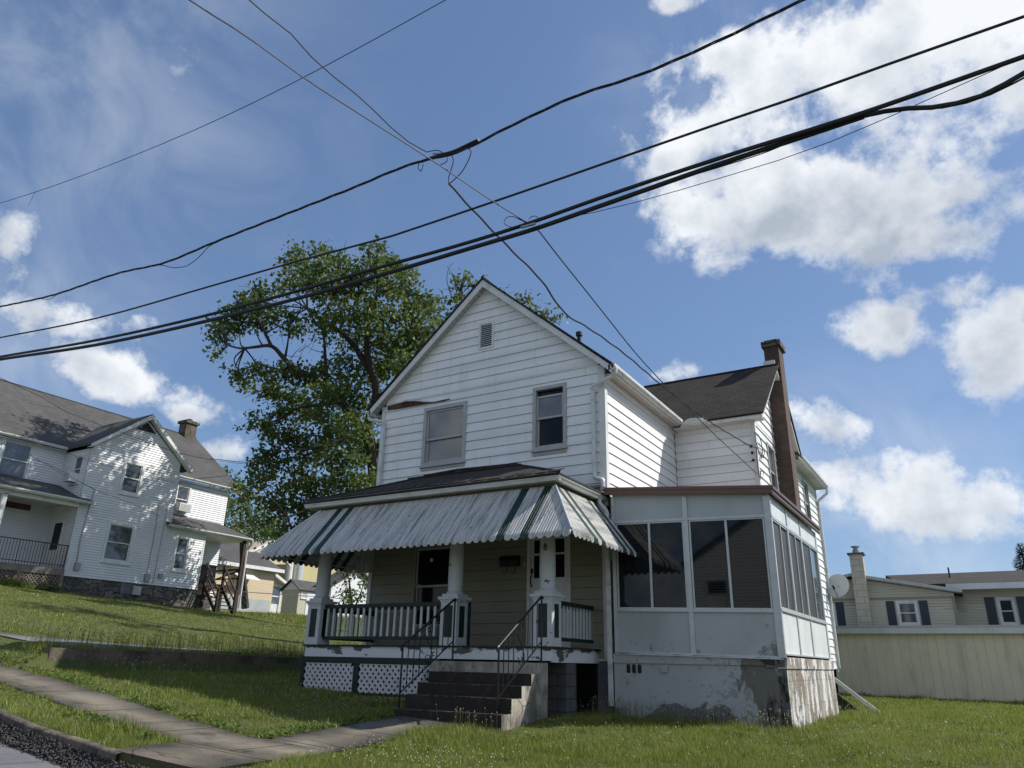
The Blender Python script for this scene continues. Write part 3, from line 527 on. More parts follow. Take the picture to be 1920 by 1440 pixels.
# foundations
box_part('foundation', FMAIN, (.0, .0, -.8), (6.0, .12, .655)); box_part('foundation', FMAIN, (X2-.1, D1, -.8), (X2-.02, D3, .58)); box_part('foundation', FMAIN, (.0, .12, -.8), (.05, D3, .56))
box_part('water_table', TRIM, (5.45, -.03, .625), (6.06, .0, .66))

# ------------------------------------------------------------------ front porch
DZ, PY = .83, -1.92
box_part('porch_floor', DECK, (.12, PY-.04, DZ-.03), (5.82, -.005, DZ))
mb = MB(); mb.box((.15, PY, .605), (5.78, PY+.04, DZ-.03)); mb.box((5.745, PY+.04, .58), (5.785, -.02, DZ-.03)); mb.box((.15, PY+.04, .6), (.19, -.02, DZ-.03)); mb.build('porch_skirt_board', PEEL, HOUSE)
mb = MB(); mb.box((.11, PY-.02, .495), (3.53, PY+.03, .603)); mb.box((.11, PY-.02, -.10), (.20, PY+.03, .495)); mb.box((1.50, PY-.02, -.16), (1.63, PY+.03, .495)); mb.box((.11, PY-.015, -.07), (3.2, PY+.025, -.02)); mb.box((.105, PY+.03, .5), (.15, -.02, .6)); mb.build('skirting_frame', GRN, HOUSE)
def lattice(u0, u1, zlo, zhi, M, sp=.135, w=.052, th=.008):
    mb = MB()
    for s, d in ((1, 0.0), (-1, th)):
        k = -40
        while k < 80:
            c = u0+k*sp; k += 1
            pts = []          # line u = c + s*(z - zlo)
            t0, t1 = zlo, zhi
            ua = c if s > 0 else c; za, zb = zlo, zhi
            f = (lambda z: c+(z-zlo)) if s > 0 else (lambda z: c-(z-zlo))
            g_ = (lambda u: zlo+(u-c)) if s > 0 else (lambda u: zlo-(u-c))
            if f(za) < u0: za = g_(u0)
            if f(za) > u1: za = g_(u1)
            if f(zb) < u0: zb = g_(u0)
            if f(zb) > u1: zb = g_(u1)
            za, zb = max(min(za, zhi), zlo), max(min(zb, zhi), zlo)
            if za > zb: za, zb = zb, za
            if zb-za < .03: continue
            hw = w*.7
            q = [M(f(za)-hw, d, za), M(f(za)+hw, d, za), M(f(zb)+hw, d, zb), M(f(zb)-hw, d, zb)]
            q2 = [M(f(za)-hw, d+th, za), M(f(za)+hw, d+th, za), M(f(zb)+hw, d+th, zb), M(f(zb)-hw, d+th, zb)]
            v = [q2[i][j]-q[i][j] for i in (0,) for j in range(3)]; mb.prism(q, v)
    return mb
lattice(.215, 1.49, -.02, .49, Wy(PY+.012)).build('lattice_panel', LAT, HOUSE); lattice(1.645, 3.45, -.22, .49, Wy(PY+.012)).build('lattice_panel', LAT, HOUSE)
M_ = lambda u, d, z: (.16-d, u, z); lattice(PY+.05, -.03, -.02, .49, M_).build('lattice_panel', LAT, HOUSE)
mb = MB(); mb.box((5.40, -1.35, -.6), (5.76, -.95, .6)); mb.build('porch_pier', BLK, HOUSE); mb = MB(); mb.box((.22, -1.85, -.6), (.5, -1.6, .6)); mb.build('porch_pier', BLK, HOUSE)
box_part('crawlspace_shade_sheet', BLKM, (.2, -.05, -.5), (5.74, -.01, .58))  # black sheet standing in for the deep shade under the porch
PEDS = (.30, 3.67, 5.62)
for k, xc in enumerate(PEDS):
    h = .165; y0 = PY-.005; y1 = y0+.33; mb = MB(); mb.box((xc-h, y0, DZ), (xc+h, y1, 1.62)); col = mb.build('porch_column', PWW, HOUSE)
    mb = MB(); w = .075
    for M in (Wy(y0), Wx(xc+h), Wx(xc-h, -1)):
        a, b = (xc-h, xc+h) if M(1, 0, 0)[0] == 1 else (y0, y1)
        bx(mb, M, a-.012 if M(1, 0, 0)[0] == 1 else a, a+w, 0, .014, DZ, 1.62); bx(mb, M, b-w, b+.012 if M(1, 0, 0)[0] == 1 else b, 0, .014, DZ, 1.62)
        bx(mb, M, a+w, b-w, 0, .013, DZ, DZ+.14); bx(mb, M, a+w, b-w, 0, .013, 1.52, 1.62)
    mb.build('pedestal_trim', PWW, col)
    mb = MB()
    for M in (Wy(y0), Wx(xc+h), Wx(xc-h, -1)):
        a, b = (xc-h, xc+h) if M(1, 0, 0)[0] == 1 else (y0, y1)
        bx(mb, M, a+w, b-w, .001, .006, DZ+.14, 1.52)
    mb.build('green_panel', GRN, col)
    mb = MB(); mb.box((xc-h-.03, y0-.03, 1.59), (xc+h+.03, y1+.03, 1.63)); mb.box((xc-h-.06, y0-.06, 1.63), (xc+h+.06, y1+.06, 1.68)); mb.build('pedestal_cap', PWW, col)
    yc = (y0+y1)/2; mb = MB(); mb.box((xc-.17, yc-.17, 1.68), (xc+.17, yc+.17, 1.73))
    mb.lathe((xc, yc), [(.155, 1.73), (.165, 1.75), (.155, 1.77), (.14, 1.785), (.138, 1.80), (.143, 2.1), (.138, 2.5), (.125, 2.9), (.112, 3.35), (.12, 3.37), (.145, 3.40), (.15, 3.42)], 24); mb.box((xc-.16, yc-.16, 3.42), (xc+.16, yc+.16, 3.5)); mb.build('column_shaft', PWW, col, smooth=False)
# house number on the right column
yc = PY-.005+.165
mb = MB()
for (zc, r) in ((2.50, .024), (2.448, .028)):
    mb.tube([(5.62+.03+r*math.cos(t*math.pi/6), yc-.148, zc+r*math.sin(t*math.pi/6)) for t in range(13)], .008, 5)
mb.build('house_number', DARKW, HOUSE)
def rail(name, M, u0, u1, n, t0=1.53, t1=1.60, b0=.93, b1=.99):
    mb = MB(); bx(mb, M, u0, u1, -.04, .04, t0, t1); bx(mb, M, u0, u1, -.03, .03, b0, b1); bx(mb, M, u0, u1, -.045, -.02, t0-.05, t0); r = mb.build(name, GRN, HOUSE)
    for k in range(n):
        u = u0+(k+.5)*(u1-u0)/n; mb = MB(); bx(mb, M, u-.024, u+.024, -.012, .014, b1-.0, t0+.001); mb.build('baluster', PWW, r)
rail('porch_railing', Wy(PY+.14), .475, 3.49, 19); rail('porch_railing', Wx(5.66), PY+.34, -.06, 11); rail('porch_railing', Wx(.26, -1), PY+.34, -.04, 11)
box_part('rail_end_post', GRN, (3.86, PY+.33, DZ), (3.90, PY+.37, 1.6))
# porch ceiling, beam and roof
GY, GX0, GX1, GZ = -2.20, -.06, 6.06, 3.70
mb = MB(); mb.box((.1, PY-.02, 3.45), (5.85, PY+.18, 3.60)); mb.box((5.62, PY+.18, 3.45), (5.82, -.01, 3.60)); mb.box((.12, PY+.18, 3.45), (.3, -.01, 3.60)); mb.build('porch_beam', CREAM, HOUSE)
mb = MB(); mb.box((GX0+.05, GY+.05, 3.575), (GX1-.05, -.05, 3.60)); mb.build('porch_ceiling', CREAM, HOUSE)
mb = MB(); RX0, RX1, RZ = 1.45, 3.95, 4.57; a = (GX0-.02, GY-.02, GZ+.0); b = (GX1+.02, GY-.02, GZ); c = (RX1, -.005, RZ); d = (RX0, -.005, RZ); e = (GX1+.02, -.005, GZ); f = (GX0-.02, -.005, GZ)
sag = .05
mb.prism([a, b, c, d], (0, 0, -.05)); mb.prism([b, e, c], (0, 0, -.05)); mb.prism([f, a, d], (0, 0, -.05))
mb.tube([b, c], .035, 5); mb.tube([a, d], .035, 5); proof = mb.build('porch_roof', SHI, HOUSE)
mb = MB(); mb.tube([(RX0, -.05, RZ+.02), (2.4, -.07, RZ+.055), (RX1, -.05, RZ+.02)], .03, 5); mb.box((1.0, -.09, RZ-.02), (RX1+.1, -.035, RZ+.012)); mb.build('ridge_flashing', SHI, proof)
mb = MB(); r5 = random.Random(8); x = GX0+.1
while x < GX1-.2:
    w = r5.uniform(.2, .34); h = r5.uniform(.012, .045); mb.prism([(x, GY-.045, GZ+.02), (x+w, GY-.045, GZ+.02+h*.3), (x+w-.01, GY+.16, GZ+.10+h), (x, GY+.16, GZ+.10)], (0, 0, -.012)); x += w*r5.uniform(.95, 1.3)
mb.build('curled_shingles', SHI, proof)
for x in (2.35, 3.7, 5.15): mb = MB(); mb.prism([(x, GY-.05, GZ+.03), (x+.13, GY-.03, GZ+.06), (x+.22, GY+.0, GZ+.075), (x+.2, GY+.01, GZ+.06), (x+.1, GY-.03, GZ+.035)], (0, .02, .008)); mb.build('twig_debris', GREYW, proof)
mb = MB(); mb.box((GX0+.10, GY+.10, 3.60), (GX1-.10, GY+.13, GZ-.03)); mb.box((GX1-.13, GY+.13, 3.60), (GX1-.10, -.03, GZ-.03)); mb.build('fascia', CREAM, proof)
mb = MB(); gutter(mb, (GX0, GY+.10), (GX1, GY+.10), (0, -1), GZ+.005, .12, .13); gutter(mb, (GX1-.10, GY), (GX1-.10, -.02), (1, 0), GZ+.0, .12, .13); gutter(mb, (GX0+.1, GY), (GX0+.1, -.02), (-1, 0), GZ+.0, .12, .13); mb.build('gutter', GUT, proof)
mb = MB(); mb.prism([(GX0+.12, GY+.1, 3.585), (GX1-.12, GY+.1, 3.585), (GX1-.12, GY+.1, 3.56), (GX0+.12, GY+.1, 3.56)], (0, .3, 0)); mb.build('soffit', CREAM, proof)

# ------------------------------------------------------------------ awning: corrugated pans with scalloped valance
AT = dict(x0=.30, x1=5.93, y=-2.06, z=3.50); AB = dict(x0=-.44, x1=6.64, y=-2.88, z=2.56)
aw_m = [AWN, AWG]
def pans(mb, T0, T1, B0, B1, n, greens, inward, flare=True):
    """n ribs from top edge T0-T1 to bottom edge B0-B1; end ribs are cut by the hips"""
    T0, T1, B0, B1 = map(Vector, (T0, T1, B0, B1)); L = (B1-B0); Ln = L.length; ud = L/Ln; inw = Vector(inward)
    # distance along the bottom edge where the top edge starts and stops
    s0 = (T0-B0).dot(ud); s1 = (T1-B0).dot(ud); rise = (T0-B0-ud*s0)
    nrm = ud.cross(rise).normalized(); 
    if nrm.z < 0: nrm = -nrm
    w = Ln/n
    def tmax(s):
        if s < s0: return s/s0 if s0 > 1e-6 else 1
        if s > s1: return (Ln-s)/(Ln-s1) if Ln-s1 > 1e-6 else 1
        return 1
    for k in range(n):
        m = 1 if k in greens else 0
        offs = [(0, -.006), (.07, .013), (.26, .015), (.33, .003), (.40, .015), (.60, .015), (.67, .003), (.74, .015), (.93, .013), (1, -.006)]
        prev = None
        for fr, h in offs:
            s = (k+fr)*w; t = tmax(min(max(s, 1e-4), Ln-1e-4)); p0 = B0+ud*s+nrm*h; p1 = B0+ud*s+rise*t+nrm*h
            c = abs(fr-.5)*2; dz = -.12+.055*(c**3.0)           # scalloped lip
            lip0 = p0+Vector((0, 0, -.035))-inw*.025; lip1 = p0+Vector((0, 0, dz-.0))-inw*.030
            cur = (p1, p0, lip0, lip1)
            if prev:
                for a in range(3): mb.poly([prev[a], cur[a], cur[a+1], prev[a+1]], m)
            prev = cur
mb = MB()
nF = 46; wF = (AB['x1']-AB['x0'])/nF
gi = lambda x: int((x-AB['x0'])/wF)
greensF = {gi(.86)-1, gi(.86)+2-1+1, gi(5.5)-1, gi(5.5)+2}
greensF = set()
for xs in (.82, 1.13, 5.40, 5.78):
    k = gi(xs); greensF.add(k)
pans(mb, (AT['x0'], AT['y'], AT['z']), (AT['x1'], AT['y'], AT['z']), (AB['x0'], AB['y'], AB['z']), (AB['x1'], AB['y'], AB['z']), nF, greensF, (0, 1, 0))
aw = mb.build('awning', aw_m, HOUSE)
mb = MB(); pans(mb, (AT['x1'], AT['y'], AT['z']), (AT['x1'], -.06, AT['z']), (AB['x1'], AB['y'], AB['z']), (AB['x1'], -.06, AB['z']), 18, {5, 7, 13, 15}, (-1, 0, 0)); mb.build('awning_side', aw_m, HOUSE)
mb = MB(); pans(mb, (AT['x0'], AT['y'], AT['z']), (AT['x0'], -.06, AT['z']), (AB['x0'], AB['y'], AB['z']), (AB['x0'], -.06, AB['z']), 18, {5, 7, 13, 15}, (1, 0, 0)); mb.build('awning_side', aw_m, HOUSE)
mb = MB(); tl = Vector((AT['x0'], AT['y'], AT['z'])); mb.tube([(AT['x1'], AT['y'], AT['z']+.02), (AB['x1'], AB['y'], AB['z']+.02)], .022, 6); mb.tube([(AT['x0'], AT['y'], AT['z']+.02), (AB['x0'], AB['y'], AB['z']+.02)], .022, 6)
mb.tube([(AB['x0'], AB['y']+.05, AB['z']-.02), (AB['x1']-.05, AB['y']+.05, AB['z']-.02), (AB['x1']-.05, -.1, AB['z']-.02)], .014, 6); mb.tube([(AB['x0']+.05, AB['y']+.05, AB['z']-.02), (AB['x0']+.05, -.1, AB['z']-.02)], .014, 6)
for x in (.3, 3.67, 5.62): mb.tube([(x, AB['y']+.05, AB['z']-.02), (x, PY-.02, 2.85)], .01, 5)
mb.build('awning_frame', ALF, aw)
# end returns near the wall
for xa, xb in ((-.42, .09), (6.06, 6.62)):
    mb = MB(); n = 9
    for k in range(n):
        a = xa+(xb-xa)*k/n; b = xa+(xb-xa)*(k+1)/n; mb.box((a+.004, -.075, 2.45), (b-.004, -.060+.006*(k % 2), 2.45+.62)); 
    mb.build('awning_return', [AWN], HOUSE)

# ------------------------------------------------------------------ porch window, door, mailbox
window(HOUSE, Wy(0), *PW, glass=GLD, frame=CREAM, sash=TRIMG, cas=.06, out=.04, split=.50, label='dark living-room window behind the porch railing')
box_part('window_sticker', TRIM, (1.72, -.0, 2.62), (1.80, .004, 2.70))
M = Wy(0); mb = MB(); ring(mb, M, DR[0]-.05, DR[1]+.05, DR[2]-.0, DR[3]+.05, .07, -.03, .05, wb=.02); door = mb.build('front_door', TRIM, HOUSE)
mb = MB(); bx(mb, M, 4.30, 5.14, -.01, .015, DZ+.02, 2.10); ring(mb, M, 4.30, 5.14, 2.101, 3.0, .07, -.01, .015); bx(mb, M, 4.37, 5.07, -.01, .013, 2.62, 2.66); bx(mb, M, 4.40, 5.04, .016, .024, 1.0, 1.95); bx(mb, M, 4.37, 5.07, .012, .03, 2.10, 2.14); mb.build('door_leaf', TRIM, door)
mb = MB(); bx(mb, M, 4.37, 5.07, -.008, -.002, 2.17, 2.93); mb.build('pane', GLD, door)
mb = MB(); bx(mb, M, 4.315, 4.355, .016, .04, 2.26, 2.36); mb.tube([(4.335, -.03, 2.24), (4.33, -.075, 2.18), (4.33, -.075, 2.06), (4.335, -.03, 2.0)], .013, 6); mb.build('handle', BLKM, door)
t = thing('mailbox', 'black wall mailbox with newspaper hooks left of the front door', 'mailbox', (3.84, -.05, 2.3))
mb = MB(); pr = [(-.035, 2.42), (-.15, 2.42), (-.155, 2.55), (-.12, 2.61), (-.035, 2.63)]; mb.prism([(3.63, y, z) for y, z in pr], (.42, 0, 0)); mb.build('box', BLKM, t)
mb = MB(); mb.prism([(3.62, -.04, 2.645), (3.62, -.125, 2.625), (3.62, -.165, 2.56), (3.62, -.162, 2.555), (3.62, -.12, 2.612), (3.62, -.04, 2.63)], (.44, 0, 0)); mb.build('lid', BLKM, t)
for x in (3.75, 3.96): mb = MB(); mb.tube([(x, -.06, 2.42), (x, -.07, 2.31), (x-.01, -.10, 2.28), (x-.03, -.13, 2.29), (x-.04, -.14, 2.32)], .008, 6); mb.build('hook', BLKM, t)
mb = MB(); bx(mb, M, 4.14, 4.18, .03, .05, 2.42, 2.50); mb.build('doorbell', TRIMG, HOUSE)

# ------------------------------------------------------------------ concrete steps and iron handrails
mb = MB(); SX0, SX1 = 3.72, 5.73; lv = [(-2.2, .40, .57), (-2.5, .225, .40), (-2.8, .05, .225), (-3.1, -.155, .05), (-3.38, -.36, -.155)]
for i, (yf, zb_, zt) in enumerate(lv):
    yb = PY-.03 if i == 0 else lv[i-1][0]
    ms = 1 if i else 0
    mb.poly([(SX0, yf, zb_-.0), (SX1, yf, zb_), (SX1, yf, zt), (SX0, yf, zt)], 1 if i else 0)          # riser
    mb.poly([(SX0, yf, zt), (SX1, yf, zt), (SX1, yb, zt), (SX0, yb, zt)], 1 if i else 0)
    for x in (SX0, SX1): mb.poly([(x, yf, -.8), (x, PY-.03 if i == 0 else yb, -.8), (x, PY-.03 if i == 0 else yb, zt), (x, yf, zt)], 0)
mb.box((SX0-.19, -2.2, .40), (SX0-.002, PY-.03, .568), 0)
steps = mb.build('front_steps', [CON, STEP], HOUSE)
mb = MB()
for i, (yf, zb_, zt) in enumerate(lv[1:]): mb.box((SX0+.01, yf-.004, zt-.012), (SX1-.01, yf+.035, zt+.004))
mb.build('worn_nosing', WORN, steps)
def handrail(xt, xl, label):
    r = .011; T = Vector((xt, -2.12, 1.62)); L = Vector((xl, -3.16, .80)); tb = Vector((xt, -2.12, .90)); lb = Vector((xl, -3.16, .06))
    mb = MB(); mb.tube([T+Vector((.02, .03, -.03)), T, L, L+Vector((0, -.03, -.02)), L+Vector((0, -.04, -.09))], .018, 6); mb.tube([tb, lb], .012, 4); hr = mb.build('handrail', IRON, HOUSE); hr['label'] = label
    mb = MB(); mb.tube([T, (xt, -2.12, .57)], .016, 4); mb.build('post', IRON, hr); mb = MB(); mb.tube([L, (xl, -3.16, -.16)], .016, 4); mb.build('post', IRON, hr)
    for k in range(1, 9):
        if k == 5: continue
        f = k/9; a = T.lerp(L, f); b = tb.lerp(lb, f); mb = MB(); mb.tube([a, b], .0085, 4); mb.build('baluster', IRON, hr)
    f = .5; a = T.lerp(L, f); b = tb.lerp(lb, f); c = (a+b)/2; hd = (L-T); hd.z = 0; hd.normalize(); pts = []
    hh = (a.z-b.z)/2-.03
    def spir(s):
        out = []
        for k in range(22):
            th = k*.48; rad = .085*(1-k/24); out.append(c+Vector((0, 0, s*(hh-.10)))+hd*(s*(math.cos(th))*rad)+Vector((0, 0, s*math.sin(th)*rad)))
        return out
    s1, s2 = spir(1), spir(-1); mb = MB(); mb.tube(s1, .008, 5); mb.tube(s2, .008, 5); mb.tube([s1[0], s1[0]+Vector((0, 0, -.08)), c, s2[0]+Vector((0, 0, .08)), s2[0]], .009, 5); mb.build('scroll', IRON, hr)
handrail(3.93, 3.64, 'left iron handrail in front of the lattice'); handrail(5.70, 5.52, 'right iron handrail by the open crawlspace')

# ------------------------------------------------------------------ glazed side porch
SY, SXR, SYB = -.22, 9.16, 4.20
zt_ = lambda x: 3.62-(x-6.25)*.085            # top of the front panels, falling to the right
tl_ = lambda x, z: z-(x-6.2)*.022                 # the settled sill lines fall a little too
mb = MB()
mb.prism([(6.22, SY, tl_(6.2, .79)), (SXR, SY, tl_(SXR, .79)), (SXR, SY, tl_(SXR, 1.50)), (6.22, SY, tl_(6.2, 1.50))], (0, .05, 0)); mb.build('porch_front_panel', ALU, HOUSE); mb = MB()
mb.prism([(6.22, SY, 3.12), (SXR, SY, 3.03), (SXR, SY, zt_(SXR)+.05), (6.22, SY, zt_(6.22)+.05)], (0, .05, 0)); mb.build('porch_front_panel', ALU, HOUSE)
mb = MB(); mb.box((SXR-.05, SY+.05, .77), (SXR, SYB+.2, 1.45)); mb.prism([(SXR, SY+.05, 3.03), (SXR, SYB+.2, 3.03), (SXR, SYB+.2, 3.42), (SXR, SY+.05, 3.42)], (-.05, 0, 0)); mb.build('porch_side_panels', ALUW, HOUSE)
def bar(mb, u0, u1, z0a, z0b, z1a, z1b, d0, d1, y=SY):
    mb.prism([(u0, y-d1, z0a), (u1, y-d1, z0b), (u1, y-d1, z1b), (u0, y-d1, z1a)], (0, d1-d0, 0))
mb = MB()                                   # posts and rails, front
for (a, b) in ((6.20, 6.27), (7.615, 7.70), (9.06, SXR+.02)): bar(mb, a, b, tl_(a, .79), tl_(b, .79), zt_(a), zt_(b), -.05, .025)
bar(mb, 6.27, 9.06, tl_(6.27, 1.49), tl_(9.06, 1.49), tl_(6.27, 1.535), tl_(9.06, 1.535), -.05, .035); bar(mb, 6.27, 9.06, 3.105, 3.015, 3.15, 3.06, -.05, .03)
bar(mb, 6.2, 9.17, .775, .72, .80, .745, -.05, .03)
mb.build('front_posts_and_rails', ALF, HOUSE)
mb = MB(); ys_ = (SY+.02, 1.12, 2.40, SYB-.03)
for y in ys_: mb.box((SXR-.04, y-.035, .78), (SXR+.018, y+.035, 3.40))
mb.box((SXR-.04, SY, 1.455), (SXR+.03, SYB+.05, 1.50)); mb.box((SXR-.04, SY, 3.0), (SXR+.02, SYB+.05, 3.05)); mb.box((SXR-.04, SY, .765), (SXR+.03, SYB+.25, .79)); mb.build('side_posts_and_rails', ALF, HOUSE)
def slider(M, u0, u1, z0a, z0b, z1a, z1b, g1, g2, label):
    mb = MB(); um = (u0+u1)/2; li = lambda u, a, b: a+(b-a)*(u-u0)/(u1-u0)
    def pc(a, b, za, zb, zc, zd, d0, d1): mb.prism([M(a, d1, za), M(b, d1, zb), M(b, d1, zd), M(a, d1, zc)], [M(0, d0, 0)[i]-M(0, d1, 0)[i] for i in range(3)])
    f = .028
    pc(u0, u0+f, z0a, li(u0+f, z0a, z0b), z1a, li(u0+f, z1a, z1b), -.03, .012); pc(u1-f, u1, li(u1-f, z0a, z0b), z0b, li(u1-f, z1a, z1b), z1b, -.03, .012)
    pc(um-.02, um+.02, li(um, z0a, z0b), li(um, z0a, z0b), li(um, z1a, z1b), li(um, z1a, z1b), -.03, .015)
    pc(u0, u1, z0a, z0b, z0a+f, z0b+f, -.03, .010); pc(u0, u1, z1a-f, z1b-f, z1a, z1b, -.03, .010); w = mb.build('sliding_window', ALF, HOUSE); w['label'] = label
    for (a, b, g, d) in ((u0+f, um-.02, g1, -.012), (um+.02, u1-f, g2, -.02)):
        m2 = MB(); m2.prism([M(a, d, li(a, z0a, z0b)+f), M(b, d, li(b, z0a, z0b)+f), M(b, d, li(b, z1a, z1b)-f), M(a, d, li(a, z1a, z1b)-f)], [M(0, d-.004, 0)[i]-M(0, d, 0)[i] for i in range(3)]); m2.build('pane', g, w)
slider(Wy(SY), 6.28, 7.61, tl_(6.28, 1.535), tl_(7.6, 1.535), 3.105, 3.063, GLP, GLP, 'left front window of the side porch'); slider(Wy(SY), 7.71, 9.05, tl_(7.7, 1.535), tl_(9.05, 1.535), 3.06, 3.018, GLP, GLP, 'right front window of the side porch')
for k in range(3): slider(Wx(SXR), ys_[k]+.035, ys_[k+1]-.035, 1.50, 1.50, 3.0, 3.0, SCR, SCR if k < 2 else GLM, ['nearest side window of the porch', 'middle side window of the porch', 'farthest side window of the porch, one pane bright'][k])
mb = MB(); mb.prism([(6.05, -.31, 3.755), (9.22, -.31, 3.50), (9.22, SYB+.12, 3.50), (6.05, SYB+.12, 3.755)], (0, 0, .03)); spr = mb.build('side_porch_roof', BRN, HOUSE)
mb = MB(); mb.prism([(6.10, -.335, 3.66), (9.24, -.335, 3.40), (9.24, -.335, 3.53), (6.10, -.335, 3.79)], (0, .03, 0)); mb.prism([(6.10, -.345, 3.745), (9.25, -.345, 3.485), (9.25, -.345, 3.54), (6.10, -.345, 3.80)], (0, .012, 0))
mb.box((9.222, -.33, 3.395), (9.25, SYB+.14, 3.53)); mb.box((9.25, -.33, 3.48), (9.275, SYB+.14, 3.535)); mb.box((9.25, -.33, 3.40), (9.262, SYB+.14, 3.425)); mb.build('brown_fascia', BRN, spr)
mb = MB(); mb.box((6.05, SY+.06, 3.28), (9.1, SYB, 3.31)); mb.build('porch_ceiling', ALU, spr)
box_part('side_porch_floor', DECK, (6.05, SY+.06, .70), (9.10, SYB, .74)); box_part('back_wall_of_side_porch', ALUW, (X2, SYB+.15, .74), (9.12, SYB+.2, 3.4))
mb = MB(); mb.box((6.16, SY+.01, -1.0), (SXR, SY+.15, .74)); mb.box((6.16, SY-.02, .60), (SXR-.32, SY+.01, .745)); mb.box((SXR-.31, SY-.022, .575), (SXR, SY+.01, .735)); mb.build('side_porch_foundation', FND, HOUSE)
mb = MB(); mb.box((SXR-.12, SY+.012, -1.0), (SXR+.01, SYB+.25, .56)); mb.box((SXR-.12, SY-.02, .56), (SXR+.03, SYB+.25, .735)); mb.build('side_foundation', FNR, HOUSE)
mb = MB()
rr2 = random.Random(3); x = 6.2
while x < 9.15:
    w = rr2.uniform(.05, .22); mb.box((x, SY-.04-rr2.uniform(0, .02), .745-(x-6.2)*.018), (min(x+w, 9.15), SY+.0, .745-(x-6.2)*.018+rr2.uniform(.012, .03))); x += w
mb.build('rotten_sill', PWW, HOUSE)
mb = MB(); p = [(8.66, .735), (8.74, .70), (8.80, .66), (8.84, .62), (9.0, .60), (9.0, .735)]; mb.prism([(a, SY-.024, b) for a, b in p], (0, -.004, 0)); mb.build('rot_hole', BLKM, HOUSE)
for k in range(3):
    a = 6.40+k*.105; mb = MB(); c = [(a, .445), (a, .56), (a+.02, .58), (a+.055, .58), (a+.075, .56), (a+.075, .445), (a+.055, .43), (a+.02, .43)]; mb.prism([(u, SY+.006, v) for u, v in c], (0, .01, 0)); mb.build('vent_slot', BLKM, HOUSE)
mb = MB(); mb.box((7.05, SY-.03, .46), (7.18, SY+.008, .56)); mb.box((7.075, SY-.036, .485), (7.155, SY-.03, .535)); mb.build('outlet_box', TRIMG, HOUSE)
# service entrance: insulators and wiring on the wing corner
for zz, xx in ((5.60, 7.93), (5.437, 7.94), (5.25, 7.95)): mb = MB(); mb.tube([(xx, D1-.02, zz), (xx, D1-.10, zz)], [.02, .02], 8); mb.tube([(xx, D1-.06, zz), (xx, D1-.075, zz)], .035, 8); mb.build('insulator', BLKM, HOUSE)
cs = lambda pts: [on('x', X2+.06, 1100+a/2.88, 600+b/2.88) for a, b in pts]
for pts in ([(908, 605), (925, 620), (940, 650), (950, 700), (945, 745), (930, 720), (925, 690), (915, 660), (908, 605)], [(900, 685), (930, 690), (960, 710), (955, 745), (940, 730)], [(915, 690), (920, 760), (930, 840), (950, 860), (955, 820), (940, 815), (938, 850)]):
    mb = MB(); mb.tube(cs(pts), .011, 5); mb.build('service_cable', WIRE, HOUSE)
# cellar hatch beside the back of the porch
hy = 5.0; b0 = on('z', -.42, 1655, 1336); yh = 7.0
a = on('y', yh, 1561, 1267); b = on('y', yh, 1655, 1338)
mb = MB(); mb.prism([(X2, yh+.06, a[2]+(a[0]-X2)*.55-.18), (b[0]-.1, yh+.06, b[2]-.28), (X2, yh+.06, -.9)], (0, .06, 0)); hat = mb.build('cellar_hatch', DECK, HOUSE)
dv = Vector(b)-Vector(a); dv.normalize(); up_ = Vector((-dv.z, 0, dv.x)); up_ = up_ if up_.z > 0 else -up_; A_, B_ = Vector(a)-dv*1.2, Vector(b)+dv*.05
mb = MB(); mb.prism([tuple(A_), tuple(B_), tuple(B_-up_*.085), tuple(A_-up_*.085)], (0, .05, 0)); mb.build('hatch_rail', TRIM, hat)
# satellite dish on the back corner
t = thing('satellite_dish', 'round grey satellite dish fixed to the back corner of the white house', 'satellite dish', (8.3, 12.7, 2.4))
c = Vector(on('y', 12.55, 1570, 1098)); ax = Vector((-.15, -1, .35)).normalized(); e1 = ax.cross(Vector((0, 0, 1))).normalized(); e2 = e1.cross(ax); mb = MB(); nn_ = 28; R = .36
rings = [(0, -.07), (.35, -.06), (.7, -.03), (1, 0)]; pr = []
for side in (0, 1):
    base = len(mb.v)
    for (rf, dp) in rings:
        for j in range(nn_): th = 2*math.pi*j/nn_; q = c+e1*math.cos(th)*R*max(rf, .01)+e2*math.sin(th)*R*1.08*max(rf, .01)+ax*(-dp*0+dp*1.0*-1*-1-side*.012); mb.v.append(tuple(q))
    for k in range(3):
        for j in range(nn_): a0 = base+k*nn_+j; a1 = base+k*nn_+(j+1) % nn_; mb.f.append((a0, a1, a1+nn_, a0+nn_)); mb.m.append(0)
mb.build('reflector', ALU, t, smooth=True)
mb = MB(); mb.tube([tuple(c-ax*.06), tuple(c-ax*.16-e2*.05), (8.09, 12.55, c.z-.25), (8.06, 12.55, c.z-.55)], .022, 7); mb.build('bracket', METAL, t)
mb = MB(); mb.tube([tuple(c-e2*R), tuple(c+ax*.35-e2*.25)], .012, 6); mb.tube([tuple(c+ax*.30-e2*.24), tuple(c+ax*.42-e2*.2)], .035, 8); mb.build('receiver_arm', BLKM, t)

